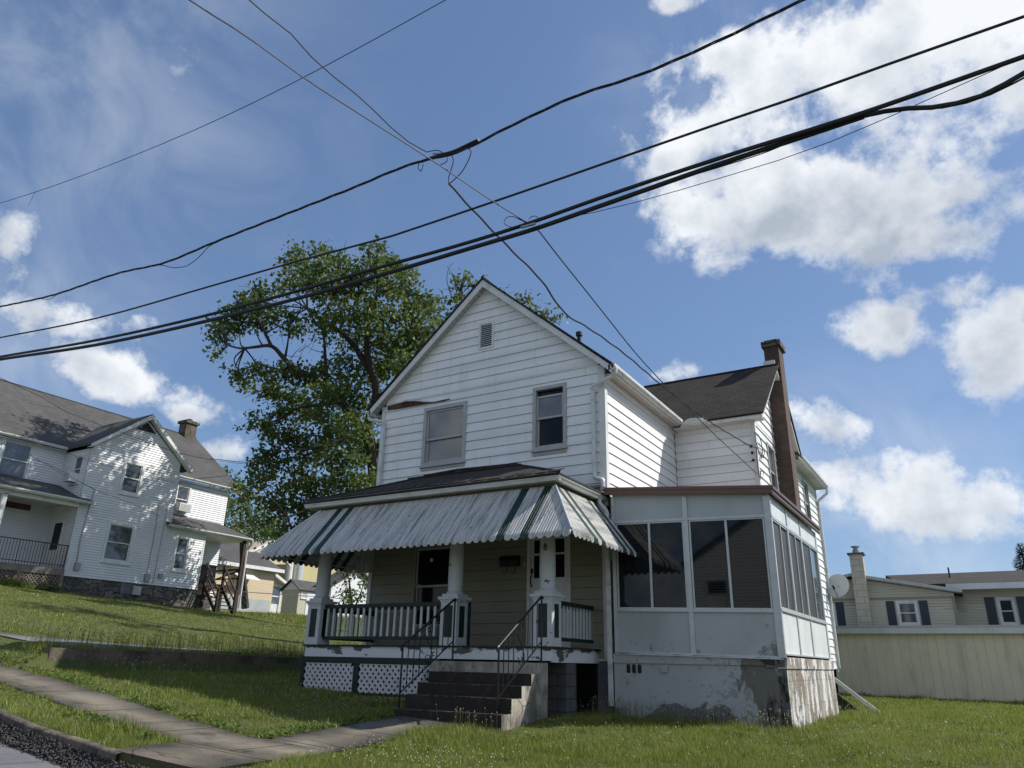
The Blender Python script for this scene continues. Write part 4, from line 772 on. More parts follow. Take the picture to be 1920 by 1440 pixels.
# ------------------------------------------------------------------ the long white house on the rise
LX, LS, LR = -22.0, -24.0, -28.5
LH = thing('long_white_house', 'long white house with grey roof and cross gable on the rise across the alley', 'house', (-24, 8, 3))
c6 = lambda x, y: (x/2.88, 680+y/2.88)
yA, yB, yC = 5.05, 9.80, 11.96; LE = 9.62
WA = (6.75, 7.85, 7.72, 9.36); WB = (6.58, 8.03, 4.52, 6.40); WC = (10.24, 11.12, 4.50, 6.28)
gz = 11.60; gsl = (gz-LE)/(2.45)
mb = MB(); Mx = Wx(LX)
siding(mb, Mx, 3.74, 9.40, .115, .028, yA+.08, yB-.05, [WA, WB]); siding(mb, Mx, 9.40, gz-.1, .115, .028, lambda z: max(yA+.08, 7.52-(gz-.05-z)/gsl*1.05), lambda z: min(yB-.05, 7.52+(gz-.05-z)/gsl*1.05), [])
siding(mb, Mx, 3.74, 6.62, .115, .028, yB-.05, yC-.06, [WC]); mb.build('gable_wall', LSID, LH)
for a_, b_ in (((LX-.02, yA-.0, 3.74), (LX+.035, yA+.08, 9.5)), ((LX-.02, yC-.06, 3.74), (LX+.035, yC+.01, 6.6)), ((LX-.02, yB-.05, 6.75), (LX+.035, yB+.01, 9.4))): MB().box(a_, b_).build('corner_board', TRIM, LH)
mb = MB(); siding(mb, lambda u, d, z: (u, yA-d, z), 4.0, 9.5, .115, .028, LS, LX, [(-23.1, -22.35, 7.9, 9.25)]); mb.build('gable_return_wall', LSID, LH)
mb = MB(); siding(mb, Wx(LS), 4.0, 9.55, .115, .028, -12, yA, [(2.25, 3.55, 7.80, 9.50), (1.4, 2.6, 4.6, 6.6)]); siding(mb, Wx(LS), 7.2, 9.45, .115, .028, yB, 14.5, [(11.15, 12.0, 7.75, 9.25)]); siding(mb, Wx(LS), 3.7, 7.2, .115, .028, yC, 14.5); mb.build('set_back_wall', LSID, LH)
mb = MB(); siding(mb, Wy(yC, 1), 3.9, 6.6, .115, .028, LS, LX); siding(mb, Wy(14.5, 1), 3.6, 9.5, .115, .028, -33, LS); mb.build('end_wall', LSID, LH)
mb = MB(); mb.box((-32.9, -12, 2), (LS-.06, 14.46, 9.5)); mb.box((LS, yA+.06, 2), (LX-.07, yB-.06, 9.4)); mb.box((LS, yB-.1, 2), (LX-.07, yC-.05, 6.6)); mb.build('inner_shell', BLKM, LH)
mb = MB(); mb.box((LX-.3, yA, 1.6), (LX-.02, yC-.02, 3.735)); mb.box((LS-.3, -12, 1.6), (LS-.02, yA, 3.95)); mb.box((LS-.3, yC, 1.6), (LS-.02, 14.5, 3.7)); mb.build('stone_foundation', STONE, LH)
for w_, lab in ((WA, 'upper gable window'), (WB, 'large lower gable window'), (WC, 'window right of the gable')): window(LH, Mx, *w_, glass=GLM, frame=TRIM, sash=TRIM, cas=.13, out=.05, label=lab)
for (M2, w_, lab) in ((Wx(LS), (2.2, 3.6, 7.75, 9.55), 'wide upper window over the porch roof'), (Wx(LS), (11.1, 12.05, 7.70, 9.30), 'window above the lean-to roof'), (lambda u, d, z: (u, yA-d, z), (-23.15, -22.3, 7.85, 9.3), 'narrow window in the gable return'), (Wx(LS), (1.35, 2.65, 4.55, 6.65), 'porch window')):
    window(LH, M2, *w_, glass=GLM, frame=TRIM, sash=TRIM, cas=.12, out=.05, label=lab)
# gable roof crossing the long roof
mb = MB(); ov = .35
mrs = (13.45-9.72)/(28.5-23.7)
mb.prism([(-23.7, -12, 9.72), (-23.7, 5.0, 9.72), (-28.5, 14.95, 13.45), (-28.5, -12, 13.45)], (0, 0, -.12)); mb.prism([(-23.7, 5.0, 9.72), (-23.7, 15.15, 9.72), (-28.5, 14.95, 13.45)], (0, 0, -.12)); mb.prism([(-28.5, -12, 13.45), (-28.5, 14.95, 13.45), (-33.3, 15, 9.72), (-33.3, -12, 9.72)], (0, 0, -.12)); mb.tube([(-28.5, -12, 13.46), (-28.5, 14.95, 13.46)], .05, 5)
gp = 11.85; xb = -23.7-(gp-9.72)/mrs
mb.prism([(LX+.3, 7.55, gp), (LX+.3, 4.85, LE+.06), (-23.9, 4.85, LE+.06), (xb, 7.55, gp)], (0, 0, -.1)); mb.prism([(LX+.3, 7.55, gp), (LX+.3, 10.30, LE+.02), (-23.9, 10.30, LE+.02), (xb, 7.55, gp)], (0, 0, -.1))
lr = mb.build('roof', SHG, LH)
mb = MB()
for ye_, ze_ in ((4.85, LE+.06), (10.30, LE+.02)): mb.prism([(LX+.30, 7.55, gp-.04), (LX+.30, ye_, ze_-.04), (LX+.30, ye_, ze_-.22), (LX+.30, 7.55, gp-.26)], (.03, 0, 0)); mb.prism([(LX+.30, 7.55, gp-.24), (LX+.30, ye_, ze_-.20), (LX, ye_, ze_-.20), (LX, 7.55, gp-.24)], (0, 0, .02))
mb.build('rake_board', TRIM, lr); mb = MB(); mb.prism([(-23.7, 15.16, 9.66), (-28.5, 14.96, 13.40), (-28.5, 14.96, 13.15), (-23.7, 15.16, 9.44)], (0, .03, 0))
mb.build('rake_board', TRIM, lr)
mb = MB(); gutter(mb, (-23.72, -12), (-23.72, 4.9), (1, 0), 9.68); gutter(mb, (-23.72, 10.3), (-23.72, 15.1), (1, 0), 9.68); mb.box((-24, -12, 9.5), (-23.72, 4.9, 9.52)); mb.box((-24, 9.9, 9.5), (-23.72, 15.1, 9.52)); mb.build('gutter', GUT, lr)
mb = MB(); mb.prism([(LX+.06, 7.52, 11.42), (LX+.06, 6.98, 10.98), (LX+.06, 8.06, 10.98)], (-.03, 0, 0)); mb.build('gable_vent', DECK, LH)
mb = MB(); mb.box((-28.85, 13.9, 12.4), (-28.15, 14.65, 14.15)); cc = mb.build('chimney', RET, lr); mb = MB(); mb.box((-28.95, 13.8, 14.15), (-28.05, 14.75, 14.32)); mb.lathe((-28.5, 14.3), [(.2, 14.32), (.17, 14.5)], 10); mb.build('chimney_cap', STONE, cc)
# lean-to on the right, its porch post and stair
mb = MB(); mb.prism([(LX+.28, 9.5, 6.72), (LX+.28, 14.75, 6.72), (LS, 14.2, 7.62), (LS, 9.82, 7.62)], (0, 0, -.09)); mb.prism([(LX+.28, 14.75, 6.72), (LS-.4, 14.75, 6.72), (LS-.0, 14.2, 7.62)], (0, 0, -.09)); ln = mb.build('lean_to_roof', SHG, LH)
mb = MB(); gutter(mb, (LX+.26, 9.5), (LX+.26, 14.75), (1, 0), 6.69); mb.box((LS, 9.8, 6.55), (LX+.26, 14.7, 6.58)); mb.build('gutter', GUT, ln)
mb = MB(); mb.box((-21.98, 14.35, 2.6), (-21.84, 14.5, 6.55)); mb.build('porch_post', DARKW, LH)
mb = MB(); seg_tube(mb, [(-21.6, 14.7, 6.6), (-21.6, 14.7, 6.4), (-21.85, 14.62, 6.1), (-21.85, 14.62, 3.0)], .05, 6); mb.build('downspout', GUT, LH)
st = thing('wooden_stair', 'dark red-brown wooden stair and landing at the right end of the long white house', 'stair', (-21, 13.3, 2.6))
mb = MB(); mb.box((-24, yC+.02, 4.02), (-21.9, 14.4, 4.12)); mb.box((-22, yC+.02, 3.85), (-21.9, 14.4, 4.02)); mb.build('landing', DARKW, st)
# the flight comes down towards the viewer from the landing
for yy in (12.25, 13.35):
    mb = MB(); mb.prism([(-21.9, yy, 4.1), (-20.75, yy, 2.75), (-20.75, yy, 2.5), (-21.9, yy, 3.82)], (0, .06, 0)); mb.build('stringer', DARKW, st)
    mb = MB(); mb.prism([(-21.9, yy, 5.05), (-20.75, yy, 3.72), (-20.75, yy, 3.62), (-21.9, yy, 4.95)], (0, .07, 0)); mb.prism([(-21.9, yy, 4.6), (-20.75, yy, 3.27), (-20.75, yy, 3.18), (-21.9, yy, 4.51)], (0, .05, 0)); mb.build('stair_rail', DARKW, st)
    mb = MB(); mb.box((-20.80, yy-.03, 2.4), (-20.68, yy+.09, 3.78)); mb.build('newel_post', DARKW, st); mb = MB(); mb.box((-21.95, yy-.03, 2.7), (-21.83, yy+.09, 5.1)); mb.build('newel_post', DARKW, st)
for k in range(7): mb = MB(); x = -21.8+k*.155; mb.box((x, 12.31, 3.93-k*.19), (x+.2, 13.35, 3.97-k*.19)); mb.build('tread', DARKW, st)
mb = MB(); mb.box((-23.9, 14.32, 4.95), (-21.9, 14.40, 5.05)); mb.box((-23.9, 14.32, 4.5), (-21.9, 14.38, 4.57)); mb.prism([(-23.9, 14.33, 4.55), (-23.9, 14.33, 4.47), (-21.9, 14.33, 4.9), (-21.9, 14.33, 4.98)], (0, .04, 0)); mb.build('landing_rail', DARKW, st)
mb = MB(); mb.box((-23.0, 12.5, 4.13), (-22.2, 13.1, 5.0)); mb.box((-23.05, 12.45, 5.0), (-22.15, 13.15, 5.08)); mb.box((-23.0, 12.55, 4.2), (-22.9, 12.65, 5.2)); tag(mb.build('covered_grill', BLKM), 'dark covered grill standing on the wooden landing behind the rail', 'grill')
# left porch of the long house
mb = MB(); pz = 4.0
mb.prism([(-21.65, -12, 7.05), (-21.65, 5.55, 7.05), (LS, 4.95, 7.95), (LS, -12, 7.95)], (0, 0, -.10)); pr_ = mb.build('front_porch_roof', SHG, LH); mb = MB(); gutter(mb, (-21.67, -12), (-21.67, 5.5), (1, 0), 7.02, .12, .12); mb.box((-22.05, -12, 6.72), (-21.85, 5.0, 6.93)); mb.box((LS, -12, 6.93), (-21.7, 5.0, 6.95)); mb.build('gutter', GUT, pr_)
mb = MB(); mb.box((LS, -12, 3.92), (-21.9, 4.95, 4.0)); mb.box((-21.9, -12, 3.72), (-21.82, 5.0, 3.99)); mb.build('porch_deck', GREYW, LH)
lattice(-3, 4.9, 3.1, 3.72, Wx(-21.88), sp=.16, w=.05).build('lattice_panel', GREYW, LH)
for y in (1.0, 3.15, 4.92): mb = MB(); mb.box((-21.9, y-.08, 3.0), (-21.78, y+.08, 3.72)); mb.build('deck_post', GREYW, LH)
for y in (1.9,): mb = MB(); mb.box((-22.05, y-.1, 4.0), (-21.85, y+.1, 6.75)); mb.build('porch_post', TRIM, LH)
mb = MB(); mb.box((-21.93, -12, 4.98), (-21.89, 5.0, 5.02)); mb.box((-21.925, -12, 4.12), (-21.895, 5.0, 4.15)); ir = mb.build('iron_railing', IRON, LH)
for k in range(42):
    y = 4.95-k*.125; w = .016 if k % 8 else .025; mb = MB(); mb.box((-21.91-w/2, y-w/2, 4.0), (-21.91+w/2, y+w/2, 5.0)); mb.build('baluster', IRON, ir)
mb = MB(); bx(mb, Wy(yA), -23.5, -22.75, .0, .05, 4.0, 6.2); dd_ = mb.build('porch_door', TRIM, LH); mb = MB(); bx(mb, Wy(yA), -23.42, -22.83, .05, .06, 4.9, 6.1); mb.build('pane', GLD, dd_)
mb = MB(); mb.box((LS+.05, 1.6, 6.55), (LS+.12, 4.0, 6.8)); mb.build('brown_header_board', RAW, LH)
# conduits and meters
def pipe(name, pts, r, m=WIRE): mb = MB(); mb.tube(pts, r, 5); return mb.build(name, m, LH)
pipe('conduit', [on('x', LX+.06, *c6(510, 690)), on('x', LX+.06, *c6(480, 790)), on('x', LX+.06, *c6(435, 950)), on('x', LX+.06, *c6(412, 1090))], .03, METAL); pipe('conduit', [on('x', LX+.05, *c6(858, 768)), on('x', LX+.05, *c6(835, 920)), on('x', LX+.05, *c6(792, 1150))], .02, METAL); pipe('conduit', [on('x', LX+.05, *c6(902, 790)), on('x', LX+.05, *c6(862, 1000)), on('x', LX+.05, *c6(825, 1190))], .015, METAL)
for (a, b, w, h) in ((790, 1162, .13, .35), (413, 1100, .12, .32), (862, 1152, .1, .2)):
    q = on('x', LX+.03, *c6(a, b)); mb = MB(); mb.box((LX+.02, q[1]-w, q[2]-h/2), (LX+.16, q[1]+w, q[2]+h/2)); mb.build('meter_box', METAL, LH)
q = on('x', LX, *c6(680, 1225)); mb = MB(); mb.box((LX-.02, q[1]-.28, q[2]-.2), (LX+.02, q[1]+.24, q[2]+.26)); mb.build('cellar_window', FMAIN, LH)
q = on('x', LX, *c6(735, 1225)); mb = MB(); mb.box((LX-.02, q[1]-.2, q[2]-.25), (LX+.12, q[1]+.2, q[2]+.15)); mb.build('vent_hood', TRIMG, LH)
for nm, (x0, x1, y0_, y1_, z0_, z1_), lab in (('a', (-22.95, -22.45, yA-.45, yA-.02, 7.92, 8.32), 'white window air conditioner in the narrow window of the gable return'), ('b', (LS+.02, LS+.45, 11.22, 11.95, 7.82, 8.25), 'white window air conditioner under the window above the lean-to roof')):
    t = thing('air_conditioner', lab, 'air conditioner', (x0, y0_, z0_)); MB().box((x0, y0_, z0_), (x1, y1_, z1_)).build('casing', ALUW, t); mb = MB()
    for k in range(5): mb.box((x0+.04 if nm == 'a' else x1, y0_-.012 if nm == 'a' else y0_+.05, z0_+.05+k*.07), (x1-.04 if nm == 'a' else x1+.012, y0_ if nm == 'a' else y1_-.05, z0_+.08+k*.07))
    mb.build('grille', TRIMG, t)

# ------------------------------------------------------------------ tan house and the yellow building farther up the alley
def q_(x, px, py): return on('x', x, px, py)
TX = -40.0; t = thing('tan_house', 'tan clapboard house with grey roof and white door beyond the chain-link fence', 'house', (-42, 31, 4))
yR = 33.1; yL2 = 35.3
mb = MB(); mb.box((-52, 18, 3.2), (TX, yR, 7.75)); mb.build('wall', TAN, t)
mb = MB(); mb.prism([(TX-.6, yR, 3.4), (TX-.6, yL2, 3.4), (TX-.6, yL2, 6.45), (TX-.6, yR, 7.55)], (-9, 0, 0)); mb.build('lean_to_wall', TAN, t)
mb = MB(); mb.box((TX-.3, 18, 3.0), (TX+.06, yR-.2, 5.15)); mb.build('foundation', ALU, t)
mb = MB(); mb.prism([(TX+.5, 17, 7.75), (TX+.5, yR+.5, 7.75), (-46, yR+.5, 11.0), (-46, 17, 11.0)], (0, 0, -.1)); mb.prism([(-46, yR+.5, 11.0), (-52.5, yR+.5, 7.7), (-52.5, 17, 7.7), (-46, 17, 11.0)], (0, 0, -.1)); rf = mb.build('roof', SHG, t)
mb = MB(); mb.box((TX+.5, 17, 7.52), (TX+.58, yR+.55, 7.80)); mb.prism([(TX-.1, yR, 7.62), (TX-.1, yL2+.5, 6.40), (TX-.1, yL2+.5, 6.15), (TX-.1, yR, 7.36)], (-9, 0, 0)); mb.build('white_fascia', TRIM, rf)
MB().prism([(TX-.6, yR+.0, 7.66), (TX-.6, yL2+.4, 6.46), (-49, yL2+.4, 6.46), (-49, yR, 7.66)], (0, 0, .06)).build('lean_to_roof', SHG, rf)
mb = MB(); A = q_(-43, 462, 1034); B = q_(-43, 513, 1013); C_ = (-43, B[1]+2.4, B[2]-1.9); mb.prism([A, B, C_, (-43, A[1], A[2]-1.2), (-43, A[1]-2, A[2]-1.3)], (-4, 0, 0)); mb.build('upper_gable', TAN, t)
mb = MB(); mb.prism([A, B, (B[0], B[1], B[2]-.3), (A[0], A[1], A[2]-.3)], (.12, 0, 0)); mb.prism([B, C_, (C_[0], C_[1], C_[2]-.3), (B[0], B[1], B[2]-.3)], (.12, 0, 0)); mb.build('gable_rake', TRIM, t)
a, b = q_(TX, 440, 1082), q_(TX, 459, 1100); wz = (b[2], a[2]); window(t, Wx(TX), a[1], b[1]+.1, min(wz)-.1, max(wz), glass=GLD, frame=TRIM, sash=TRIM, cas=.14, out=.06)
mb = MB(); mb.prism([(TX+.02, a[1]-.3, max(wz)+.35), (TX+.02, b[1]+.5, max(wz)+.35), (TX+1.0, b[1]+.7, max(wz)-.15), (TX+1.0, a[1]-.3, max(wz)-.15)], (0, 0, .06)); mb.build('window_hood', TRIM, t)
a, b = q_(TX-.6, 505, 1096), q_(TX-.6, 519, 1139); dz_ = float(H(TX, 34)); mb = MB(); ring(mb, Wx(TX-.6), a[1]+.15, a[1]+1.45, dz_, a[2]+.05, .14, 0, .06, wb=.02); dr = mb.build('door', TRIM, t); mb = MB(); bx(mb, Wx(TX-.6), a[1]+.29, a[1]+1.31, .0, .03, dz_, dz_+1.0); bx(mb, Wx(TX-.6), a[1]+.29, a[1]+1.31, .0, .035, dz_+1.6, dz_+1.7); mb.build('door_leaf', TRIM, dr); mb = MB(); bx(mb, Wx(TX-.6), a[1]+.29, a[1]+1.31, .0, .02, dz_+1.0, a[2]-.1); mb.build('pane', GLM, dr)
YX = -46.0; t = thing('yellow_building', 'tall yellow clapboard building with pale columns behind the tan house', 'building', (-46, 44, 4))
a = q_(YX, 560, 1040); b = q_(YX, 618, 1100); c = q_(YX, 690, 1100)
mb = MB(); ya, yb_, yc_ = a[1], b[1], c[1]
mb.box((-60, ya, 3.0), (YX, yc_+10, 10.5)); mb.build('wall', YEL, t)
mb = MB(); mb.box((-60, ya-7, 3.0), (YX-3, ya, 10.3)); mb.build('rear_wing', CREAM, t)
for px, w, m in ((553, .55, ALF), (537, .35, TRIM), (545, .3, CREAM)): 
    y = q_(YX, px, 1090)[1]; mb = MB(); mb.lathe((YX+.2, y), [(w, 3.5), (w, 10.2)], 12); mb.build('column', m, t)
for (p0, p1, z0_, z1_) in ((528, 536, 4, 7.3), (528, 536, 8.3, 10), (519, 527, 8.3, 10)):
    a_, b_ = q_(YX-2.9, p0, 1090)[1], q_(YX-2.9, p1, 1090)[1]; mb = MB(); mb.box((YX-3, a_, z0_), (YX-2.9, b_, z1_)); mb.build('dark_opening', GLD, t)
t = thing('garden_shed', 'small pale shed with grey shingled gable roof beside the porch column', 'shed', (-32, 36, 3))
SXs = -34.0; a = q_(SXs, 561, 1105); b = q_(SXs, 618, 1103); z1_ = a[2]; zb = float(H(SXs, a[1]))-.3; yy0, yy1 = a[1], b[1]
mb = MB(); mb.box((SXs-1.8, yy0, zb), (SXs, yy1, z1_)); mb.build('wall', BEI, t)
mb = MB(); mb.prism([(SXs+.2, yy0-.2, z1_-.05), (SXs+.2, yy1+.2, z1_-.05), (SXs-.9, yy1+.2, z1_+.75), (SXs-.9, yy0-.2, z1_+.75)], (0, 0, .08)); mb.prism([(SXs-2.0, yy0-.2, z1_-.05), (SXs-2.0, yy1+.2, z1_-.05), (SXs-.9, yy1+.2, z1_+.75), (SXs-.9, yy0-.2, z1_+.75)], (0, 0, .08)); mb.build('roof', SHG, t)
mb = MB(); mb.prism([(SXs, yy1, z1_), (SXs-1.8, yy1, z1_), (SXs-.9, yy1, z1_+.7)], (0, -.1, 0)); mb.prism([(SXs, yy0, z1_), (SXs-1.8, yy0, z1_), (SXs-.9, yy0, z1_+.7)], (0, .1, 0)); mb.build('gable', LSID, t)
a = q_(SXs, 565, 1109); b = q_(SXs, 573, 1123); window(t, Wx(SXs), a[1], b[1]+.1, b[2], a[2], glass=GLD, frame=TRIM, sash=TRIM, cas=.1, out=.04)
a = q_(SXs, 576, 1106); mb = MB(); mb.box((SXs, a[1], zb), (SXs+.04, a[1]+1.6, z1_-.15)); mb.build('door', LSID, t)
t = thing('white_outbuilding', 'sunlit white gabled outbuilding behind the leafy shrub', 'outbuilding', (-26, 38, 2))
GXo = -24.5; a = q_(GXo, 622, 1098); b = q_(GXo, 651, 1090); c = q_(GXo, 664, 1110); zb = 1.5
mb = MB(); mb.prism([(GXo, a[1], zb), (GXo, a[1]+5.0, zb), (GXo, a[1]+5.0, a[2]), (GXo, a[1]+2.2, a[2]+1.2), (GXo, a[1], a[2])], (-1.2, 0, 0)); mb.build('wall', LSID, t)
mb = MB(); mb.prism([(GXo+.25, a[1]-.3, a[2]-.1), (GXo+.25, a[1]+2.2, a[2]+1.3), (GXo-1.4, a[1]+2.2, a[2]+1.3), (GXo-1.4, a[1]-.3, a[2]-.1)], (0, 0, .1)); mb.prism([(GXo+.25, a[1]+5.3, a[2]-.1), (GXo+.25, a[1]+2.2, a[2]+1.3), (GXo-1.4, a[1]+2.2, a[2]+1.3), (GXo-1.4, a[1]+5.3, a[2]-.1)], (0, 0, .1)); mb.build('roof', SHG, t)

# chain link fence
F0 = np.array(on('x', -24.5, 455, 1120)); fz = lambda x, y: float(H(x, y))
fp = [(-24.6, 16.2), (-23.3, 18.6), (-22.0, 21.0), (-20.7, 23.4), (-19.4, 25.8), (-18.1, 28.2), (-16.8, 30.6)]
t = thing('chain_link_fence', 'thin grey chain-link fence along the far lawn', 'fence', (-22, 21, 2.6))
for (x, y) in fp: mb = MB(); z = fz(x, y); mb.tube([(x, y, z-.2), (x, y, z+1.25)], .03, 6); mb.build('post', METAL, t)
mb = MB(); mb.tube([(x, y, fz(x, y)+1.22) for x, y in fp], .022, 5); mb.build('top_rail', METAL, t)
mb = MB()
for i in range(len(fp)-1):
    (xa, ya), (xb_, yb_) = fp[i], fp[i+1]; L = math.hypot(xb_-xa, yb_-ya); n = int(L/.28)
    for s in (1, -1):
        for k in range(-4, n):
            u0, u1 = k/n, (k+1.2/.28*.28/ .28*.25+3.0)/n
            z0_, z1_ = (0, 1.2) if s > 0 else (1.2, 0); a0, a1 = max(u0, 0), min(u0+1.2/L, 1)
            if a1 <= a0: continue
            f0, f1 = (a0-u0)/(1.2/L), (a1-u0)/(1.2/L); P = lambda u, f: (xa+(xb_-xa)*u, ya+(yb_-ya)*u, fz(xa+(xb_-xa)*u, ya+(yb_-ya)*u)+z0_+(z1_-z0_)*f); mb.tube([P(a0, f0), P(a1, f1)], .0025, 3)
mb.build('wire_mesh', METAL, t)

# ------------------------------------------------------------------ right side: garage and ranch house
t = thing('garage', 'long low sage-green panelled garage with white roof edge at the right', 'garage', (13, 23, -.4))
mb = MB(); mb.poly([(5, 20, -.42), (20, 20, -.42), (20, 20, 1.92), (5, 20, 1.92)]); mb.poly([(20, 20, -.42), (20, 26, -.42), (20, 26, 1.92), (20, 20, 1.92)]); mb.poly([(5, 20, -.42), (5, 26, -.42), (5, 26, 1.92), (5, 20, 1.92)]); mb.build('wall', PLY, t)
mb = MB(); mb.box((4.9, 19.93, -.8), (20.1, 20.6, -.425)); mb.build('foundation', BLK, t)
mb = MB(); mb.box((4.7, 19.80, 1.90), (20.3, 19.90, 2.13)); mb.box((4.7, 19.9, 1.92), (20.3, 20.0, 1.95)); rfa = mb.build('roof_edge', ALUW, t)
mb = MB(); mb.prism([(4.7, 19.78, 2.132), (20.3, 19.78, 2.132), (20.3, 26.2, 2.24), (4.7, 26.2, 2.24)], (0, 0, .06)); mb.build('roof', ALF, t)
t = thing('beige_house', 'beige clapboard house with slate-blue shutters and block chimney behind the garage', 'house', (11, 32, 0))
YB = 28.0; BW = [(8.80, 9.70, 2.60, 3.72)]; BW2 = (5.0, 6.04, 2.55, 3.66)
M = Wy(YB); mb = MB(); siding(mb, M, .2, 3.82, .125, .035, 2.5, 11.25, BW+[BW2]); mb.build('front_wall', BEI, t)
mb = MB(); siding(mb, Wy(YB-.03), 3.90, 4.80, .125, .035, lambda z: 2.4 if z < 4.0 else max(2.4, 7.0-(4.86-z)*5.0), lambda z: min(11.3, 7.0+(4.86-z)*5.2), []); mb.build('gable_wall', BEI, t)
mb = MB(); bx(mb, M, 2.5, 11.3, 0, .09, 3.82, 3.90); bx(mb, M, 11.18, 11.30, 0, .05, .2, 3.82); mb.build('trim_band', CREAM, t)
for w_ in BW+[BW2]: window(t, M, *w_, glass=GLM, frame=TRIM, sash=TRIM, cas=.09, out=.05)
for (a, b) in ((8.36, 8.73), (9.78, 10.15), (6.08, 6.45)): mb = MB(); bx(mb, M, a, b, .02, .06, 2.58, 3.72); mb.build('shutter', SHUT, t)
mb = MB(); mb.prism([(7.0, YB-.35, 4.92), (11.65, YB-.35, 4.00), (11.65, YB+14, 4.00), (7.0, YB+14, 4.92)], (0, 0, .10)); mb.prism([(7.0, YB-.35, 4.92), (2.2, YB-.35, 3.95), (2.2, YB+14, 3.95), (7.0, YB+14, 4.92)], (0, 0, .10)); r_ = mb.build('gable_roof', SHI, t)
mb = MB(); mb.prism([(7.0, YB-.36, 4.93), (11.66, YB-.36, 4.01), (11.66, YB-.36, 4.16), (7.0, YB-.36, 5.06)], (0, -.04, 0)); mb.prism([(7.0, YB-.36, 4.93), (2.2, YB-.36, 3.96), (2.2, YB-.36, 4.12), (7.0, YB-.36, 5.06)], (0, -.04, 0)); mb.prism([(7.0, YB-.35, 4.90), (11.6, YB-.35, 4.0), (11.6, YB, 4.0), (7.0, YB, 4.90)], (0, 0, .02)); mb.build('rake_board', TRIMG, r_)
YW = 30.0; BR = (13.9, 14.75, 2.5, 3.92)
sx_ = lambda v, y=YW: CAM[0]+(v-CAM[0])*(y-CAM[1])/(28-CAM[1]); 
M = Wy(YW); w0, w1 = sx_(12.93), sx_(13.62); mb = MB(); siding(mb, M, .2, 4.30, .13, .035, 11.2, 26, [(w0+.03, w1-.03, 2.75, 3.9)]); mb.build('side_wing_wall', BEI, t)
window(t, M, w0, w1, 2.68, 3.94, glass=GLD, frame=TRIM, sash=TRIM, cas=.09, out=.05)
for (a, b) in ((sx_(12.47), sx_(12.86)), (sx_(13.70), sx_(14.1))): mb = MB(); bx(mb, M, a, b, .02, .06, 2.66, 3.96); mb.build('shutter', SHUT, t)
mb = MB(); mb.prism([(9.2, 29.4, 4.50), (27, 29.4, 4.50), (27, 34.5, 5.58), (8.0, 34.5, 5.52)], (0, 0, .10)); mb.prism([(8.0, 34.5, 5.52), (27, 34.5, 5.58), (27, 40, 4.4), (8, 40, 4.4)], (0, 0, .10)); r2 = mb.build('main_roof', SHI, t)
mb = MB(); mb.box((11.0, 29.32, 4.30), (27, 29.40, 4.58)); mb.box((11.0, 29.4, 4.30), (27, 30, 4.33)); mb.build('white_fascia', ALUW, r2)
mb = MB(); mb.tube([(11.2, 32, 5.0), (11.2, 32, 5.65)], .04, 6); mb.build('vent_pipe', BLKM, r2)
mb = MB(); mb.box((7.08, YB-.62, 0), (7.68, YB-.02, 5.93)); bc = mb.build('chimney', CHB, t); mb = MB(); mb.box((7.0, YB-.70, 5.93), (7.76, YB+.06, 6.02)); mb.build('chimney_cap', STONE, bc)
mb = MB(); mb.lathe((7.38, YB-.32), [(.16, 6.02), (.15, 6.18), (.11, 6.2), (.11, 6.30), (.21, 6.32), (.21, 6.37)], 14); mb.build('flue', METAL, bc)
# a white house across the street, behind the viewer, mirrored in the porch glass
t = thing('opposite_house', 'white clapboard house with dark roof on the other side of the street', 'house', (4, -33, -1))
mb = MB(); siding(mb, Wy(-32, 1), -.4, 6.2, .2, .03, -3, 9, [(-1.5, -.2, 3.8, 5.4), (2.2, 3.5, 3.8, 5.4), (6, 7.3, 3.8, 5.4), (-1.5, -.2, .8, 2.4), (6, 7.3, .8, 2.4)]); siding(mb, Wy(-32, 1), 6.2, 9.6, .2, .03, lambda z: -3+(z-6.2)*1.6, lambda z: 9-(z-6.2)*1.6, []); mb.build('front_wall', SID, t)
for (a, b) in ((-1.55, 3.75), (2.15, 3.75), (5.95, 3.75), (-1.55, .75), (5.95, .75)): window(t, Wy(-32, 1), a, a+1.4, b, b+1.7, glass=GLD, frame=TRIM, sash=TRIM, cas=.1)
mb = MB(); mb.prism([(3, -31.6, 9.9), (-3.4, -31.6, 6.0), (-3.4, -42, 6.0), (3, -42, 9.9)], (0, 0, .1)); mb.prism([(3, -31.6, 9.9), (9.4, -31.6, 6.0), (9.4, -42, 6.0), (3, -42, 9.9)], (0, 0, .1)); mb.build('roof', SHI, t)
mb = MB(); mb.box((-3, -41, -1.2), (9, -32.02, 6)); mb.build('inner_shell', SID, t)

# ------------------------------------------------------------------ overhead lines
def wave_path(pts, n, amp=0, per=1.0):
    P = [np.array(p, float) for p in pts]; L = [0]
    for a, b in zip(P[:-1], P[1:]): L.append(L[-1]+np.linalg.norm(b-a))
    s = np.linspace(0, L[-1], n); A = np.array(P); 
    # smooth through the points (Catmull-Rom on arc length)
    T = np.gradient(A, np.array(L), axis=0) if len(P) > 2 else np.tile((A[1]-A[0])/L[-1], (2, 1)); out = []
    for v in s:
        k = min(max(np.searchsorted(L, v)-1, 0), len(P)-2); h = L[k+1]-L[k]; u = (v-L[k])/h
        q = (2*u**3-3*u**2+1)*A[k]+(u**3-2*u**2+u)*h*T[k]+(-2*u**3+3*u**2)*A[k+1]+(u**3-u**2)*h*T[k+1]
        if amp: q = q+np.array([0, math.cos(v*6.283/per)*amp, math.sin(v*6.283/per)*amp])
        out.append(tuple(q))
    return out
